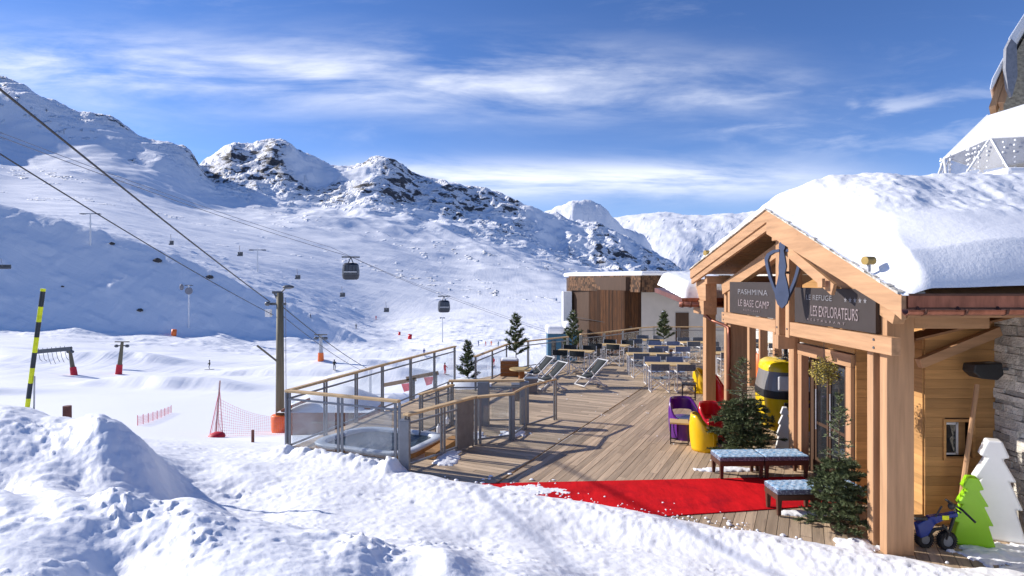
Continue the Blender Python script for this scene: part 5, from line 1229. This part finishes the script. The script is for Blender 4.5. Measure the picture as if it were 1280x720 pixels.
marker('red padded marker at the end of the shaded spur', 512, 424, 5, 6, 'red', 330); marker('smaller red padded marker left of the other red one', 499, 419, 3, 4, 'red', 330)
# red flags beyond the tub
for lb, px, py in (('dark wooden board rail with red cloth below the left railing, left end', 500, 478), ('dark wooden board rail with red cloth below the left railing, right end', 528, 470)):
    p = P(px, py, 22); t = thing('board_fence', lb, 'fence', (p.x, p.y, gz(p.x, p.y)), 'board rails with red cloth')
    MB().bar(p+Vector((-.6,0,-.10)), p+Vector((.6,0,.12)), .05, .14).build('rail', 'greywood', t)
    MB().prism([(p.x+.05, p.y, p.z-.06), (p.x+.42, p.y, p.z-.02), (p.x+.35, p.y, p.z-.30), (p.x+.15, p.y, p.z-.36)], (0, .02, 0)).build('cloth', 'netred', t); MB().bar((p.x+.5, p.y, p.z+.1), (p.x+.5, p.y, gz(p.x, p.y)-.2), .10).build('post', 'steel_dark', t)
# skiers
def skier(label, px, py, hpx, m, m2, y0=40, rz=0):
    q = on(px, py, y0); k = F/q.y; s_ = max(1.0, hpx/k/1.75)
    me = bpy.data.meshes.new('person'); V = [(0,0,.95),(0,0,1.2),(0,0,1.42),(0,0,1.52),(.0,-.02,1.66),(0,-.02,1.76),(.20,0,1.40),(.30,-.12,1.15),(.28,-.35,1.05),(-.20,0,1.40),(-.30,-.12,1.15),(-.28,-.35,1.05),(.12,0,.90),(.14,-.12,.50),(.13,.0,.08),(-.12,0,.90),(-.14,-.12,.50),(-.13,.0,.08)]
    E = [(0,1),(1,2),(2,3),(3,4),(4,5),(2,6),(6,7),(7,8),(2,9),(9,10),(10,11),(0,12),(12,13),(13,14),(0,15),(15,16),(16,17)]
    rr = [.16,.17,.18,.07,.11,.10,.08,.06,.05,.08,.06,.05,.10,.075,.06,.10,.075,.06]
    bm = bmesh.new(); ly = bm.verts.layers.skin.verify(); bv = [bm.verts.new(Vector(v)*s_) for v in V]
    for v, r in zip(bv, rr): v[ly].radius = (r*s_, r*s_)
    bv[0][ly].use_root = True
    for a, c in E: bm.edges.new((bv[a], bv[c]))
    bm.to_mesh(me); bm.free(); me.materials.append(M[m])
    t = thing('person', label, 'person', (0,0,0), 'skiers on the pistes')
    o = bpy.data.objects.new('body', me); COL.objects.link(o); o.modifiers.new('skin', 'SKIN'); sb = o.modifiers.new('sub', 'SUBSURF'); sb.levels = sb.render_levels = 1; o.parent = t
    MB().ell((0,-.02*s_,1.72*s_), (.13*s_, .14*s_, .14*s_), 10, 6).build('helmet', m2, t, True, smooth=True)
    for x in (-.13, .13): MB().lo(((x-.05)*s_, -.9*s_, 0), ((x+.05)*s_, .8*s_, .03*s_)).build('ski', 'black', t, True)
    t.location = q; t.rotation_euler.z = rz
skier('skier in dark clothes near the groomed bank right of the orange padded mast', 418, 463, 11, 'black', 'fabric_dark', 60, .5)
skier('skier in red jacket seen through the left railing beside the small snowy fir', 556, 468, 10, 'red', 'black', 45, 1)
skier('skier in red jacket between the small fir and the wooden planter', 617, 458, 11, 'red', 'black', 50, -.4)
skier('small distant skier dressed in blue at the end of the piste', 598, 433, 6, 'blue', 'black', 150, 1.2)
skier('small distant skier dressed in black on the shaded slope edge', 445, 411, 6, 'black', 'black', 200, 1)
for i, (px, py, hp, m, lb) in enumerate(((588, 432, 6, 'black', 'tiny skier in black, left end of the group beyond the small fir'), (607, 433, 6, 'redpad', 'tiny skier in dark red in the group beyond the small fir'), (614, 432, 6, 'orange', 'tiny skier in orange in the group beyond the small fir'),
        (623, 433, 6, 'teal', 'tiny skier in teal, right end of the group beyond the small fir'), (262, 462, 7, 'black', 'skier in black on the flat piste far beyond the tall red net'), (530, 446, 7, 'blue', 'skier in blue just above the left handrail'),
        (388, 398, 5, 'black', 'small skier in black low on the shaded spur'), (470, 400, 5, 'red', 'small skier in red just past the spur end'))):
    skier(lb, px, py, hp, m, 'black', 60, i*1.3)
# distant lift chairs and boulders
for lb, px, py, w in (('first small chairlift seat high on the sunlit slope', 372, 346, 5), ('small chairlift seat right of the upper one', 428, 368, 5), ('small chairlift seat lowest on the sunlit slope', 483, 387, 5),
                      ('small chairlift seat above the shaded slope at left', 214, 303, 4), ('dark chairlift seat at the left picture edge', 3, 333, 14), ('small chairlift seat beside the left tower', 300, 317, 5)):
    Y = 260 if px > 100 else 120; c = P(px, py, Y); k = F/Y; t = thing('lift_chair', lb, 'lift chair', c, 'chairlift seats')
    MB().lo((c.x-w/k/1.6, c.y-.4, c.z-1.6/k*2), (c.x+w/k/1.6, c.y+.4, c.z-.8/k*2)).lo((c.x-w/k/1.6, c.y+.3, c.z-2/k), (c.x+w/k/1.6, c.y+.45, c.z+2.2/k)).build('seat', 'steel_dark', t)
    MB().tube([(c.x, c.y, c.z), (c.x-.3, c.y, c.z+10/k)], .3/k, 4).build('hanger', 'cable_far', t)
rg = random.Random(31)
for i, (lb, px, py, w) in enumerate((('dark boulder with a pointed end on the shaded slope', 197, 329, 11), ('pair of dark boulders low on the shaded slope', 175, 391, 8), ('small dark boulder right of the round wheel tower', 262, 348, 9),
                                ('small round boulder on the left of the shaded slope', 78, 359, 4), ('long dark boulder near the shaded crest', 140, 307, 7))):
    q = on(px, py, 200); k = F/q.y; r = w/k/2; b = MB().ell(q+Vector((0,0,r*.2)), (r, r*.7, r*.5), 10, 7)
    for v in b.v: v += Vector((rg.uniform(-1,1), rg.uniform(-1,1), rg.uniform(-1,1)))*r*.16
    tag(b.build('boulder', mat('rockdark', (.06, .055, .055), .9)), lb, 'boulder', 'boulders on the shaded slope')
# ------------------------------------------------------------------ camera, light, sky
cam = bpy.data.cameras.new('camera'); co = bpy.data.objects.new('camera', cam); COL.objects.link(co)
co.location = (0, 0, HC); co.rotation_euler = (math.pi/2, 0, 0)
cam.sensor_width = 36; cam.lens = 36*F/1280; cam.shift_y = -(360-HOR)/1280*-1*-1
cam.clip_start = .1; cam.clip_end = 30000; scn.camera = co
SUN_AZ, SUN_EL = R(-71), R(28)          # azimuth from +Y, clockwise positive
s = Vector((math.sin(SUN_AZ)*math.cos(SUN_EL), math.cos(SUN_AZ)*math.cos(SUN_EL), math.sin(SUN_EL)))
sun = bpy.data.lights.new('sun', 'SUN'); so = bpy.data.objects.new('sun', sun); COL.objects.link(so)
sun.energy = 4.7; sun.angle = R(.5); sun.color = (1, .945, .88); so.rotation_euler = (-s).to_track_quat('-Z', 'Y').to_euler()
so.location = (-30, 10, 30)
w = bpy.data.worlds.new('World'); scn.world = w; w.use_nodes = True
N = w.node_tree.nodes; L = w.node_tree.links; bg = N['Background']
sky = N.new('ShaderNodeTexSky'); sky.sky_type = 'NISHITA'; sky.sun_disc = False; sky.sun_elevation = SUN_EL; sky.sun_rotation = SUN_AZ % (2*math.pi)
sky.altitude = 2300; sky.air_density = 1.0; sky.dust_density = .15; sky.ozone_density = 1.6
def val(x):
    n = N.new('ShaderNodeValue'); n.outputs[0].default_value = x; return n.outputs[0]
def mt(op, a, b=None, c=None):
    n = N.new('ShaderNodeMath'); n.operation = op
    for i, x in enumerate((a, b, c)):
        if x is None: continue
        if isinstance(x, (int, float)): n.inputs[i].default_value = x
        else: L.new(x, n.inputs[i])
    return n.outputs[0]
tc = N.new('ShaderNodeTexCoord'); sp = N.new('ShaderNodeSeparateXYZ'); L.new(tc.outputs['Generated'], sp.inputs[0])
ya = mt('MAXIMUM', mt('ABSOLUTE', sp.outputs[1]), .08); az = mt('DIVIDE', sp.outputs[0], ya); el = mt('DIVIDE', sp.outputs[2], ya)
def noise(x, y, sc, det=6, rough=.55, dist=0.0):
    cb = N.new('ShaderNodeCombineXYZ'); L.new(x, cb.inputs[0]); L.new(y, cb.inputs[1])
    n = N.new('ShaderNodeTexNoise'); n.inputs['Scale'].default_value = sc; n.inputs['Detail'].default_value = det; n.inputs['Roughness'].default_value = rough; n.inputs['Distortion'].default_value = dist
    L.new(cb.outputs[0], n.inputs['Vector']); return n.outputs['Fac']
def gauss(x, c, wd):
    t = mt('DIVIDE', mt('SUBTRACT', x, c), wd); return mt('EXPONENT', mt('MULTIPLY', mt('MULTIPLY', t, t), -1.0))
def ramp(x, a, b):
    n = N.new('ShaderNodeMapRange'); n.inputs[1].default_value = a; n.inputs[2].default_value = b; n.interpolation_type = 'SMOOTHSTEP'; L.new(x, n.inputs[0]); return n.outputs[0]
skew = mt('ADD', el, mt('MULTIPLY', az, .03))
wis = noise(mt('MULTIPLY', az, .9), mt('MULTIPLY', skew, 5.5), 2.6, 8, .60, .35)
wis2 = noise(mt('ADD', mt('MULTIPLY', az, 2.2), 4.0), mt('MULTIPLY', mt('SUBTRACT', el, mt('MULTIPLY', az, .10)), 9.0), 3.0, 7, .55, .3)
c1 = mt('ADD', mt('MULTIPLY', az, -.03), .335)
band1 = mt('MULTIPLY', mt('MULTIPLY', gauss(el, c1, .056), ramp(az, .70, .0)), ramp(wis, .30, .68))
band1 = mt('MULTIPLY', band1, mt('ADD', .55, mt('MULTIPLY', ramp(wis2, .3, .7), .45)))
band2 = mt('MULTIPLY', mt('MULTIPLY', gauss(el, .168, .030), mt('MULTIPLY', ramp(az, -.42, -.18), ramp(az, .75, .25))), ramp(wis, .28, .60))
band3 = mt('MULTIPLY', mt('MULTIPLY', gauss(el, .27, .05), ramp(az, .2, .55)), ramp(wis2, .45, .75))
fine = mt('MULTIPLY', ramp(noise(mt('MULTIPLY', az, 1.5), mt('MULTIPLY', el, 7), 1.8, 8, .65, .8), .52, .9), .16)
cl = mt('ADD', mt('ADD', mt('MULTIPLY', band1, .95), mt('MULTIPLY', band2, 1.0)), mt('ADD', mt('MULTIPLY', band3, .45), fine))
cl = mt('MINIMUM', cl, .9)
hs = N.new('ShaderNodeHueSaturation'); hs.inputs['Saturation'].default_value = 1.2; hs.inputs['Value'].default_value = 1.0; L.new(sky.outputs[0], hs.inputs['Color'])
tn = N.new('ShaderNodeVectorMath'); tn.operation = 'MULTIPLY'; tn.inputs[1].default_value = (.70, .665, .83); L.new(hs.outputs[0], tn.inputs[0])
mx = N.new('ShaderNodeMix'); mx.data_type = 'RGBA'; L.new(cl, mx.inputs[0]); L.new(tn.outputs[0], mx.inputs[6]); mx.inputs[7].default_value = (5.9, 6.1, 6.7, 1)
L.new(mx.outputs[2], bg.inputs['Color']); bg.inputs['Strength'].default_value = .148
scn.view_settings.view_transform = 'Standard'; scn.view_settings.look = 'None'; scn.view_settings.gamma = 1; scn.view_settings.exposure = .40
scn.cycles.max_bounces = 8; scn.cycles.transparent_max_bounces = 24
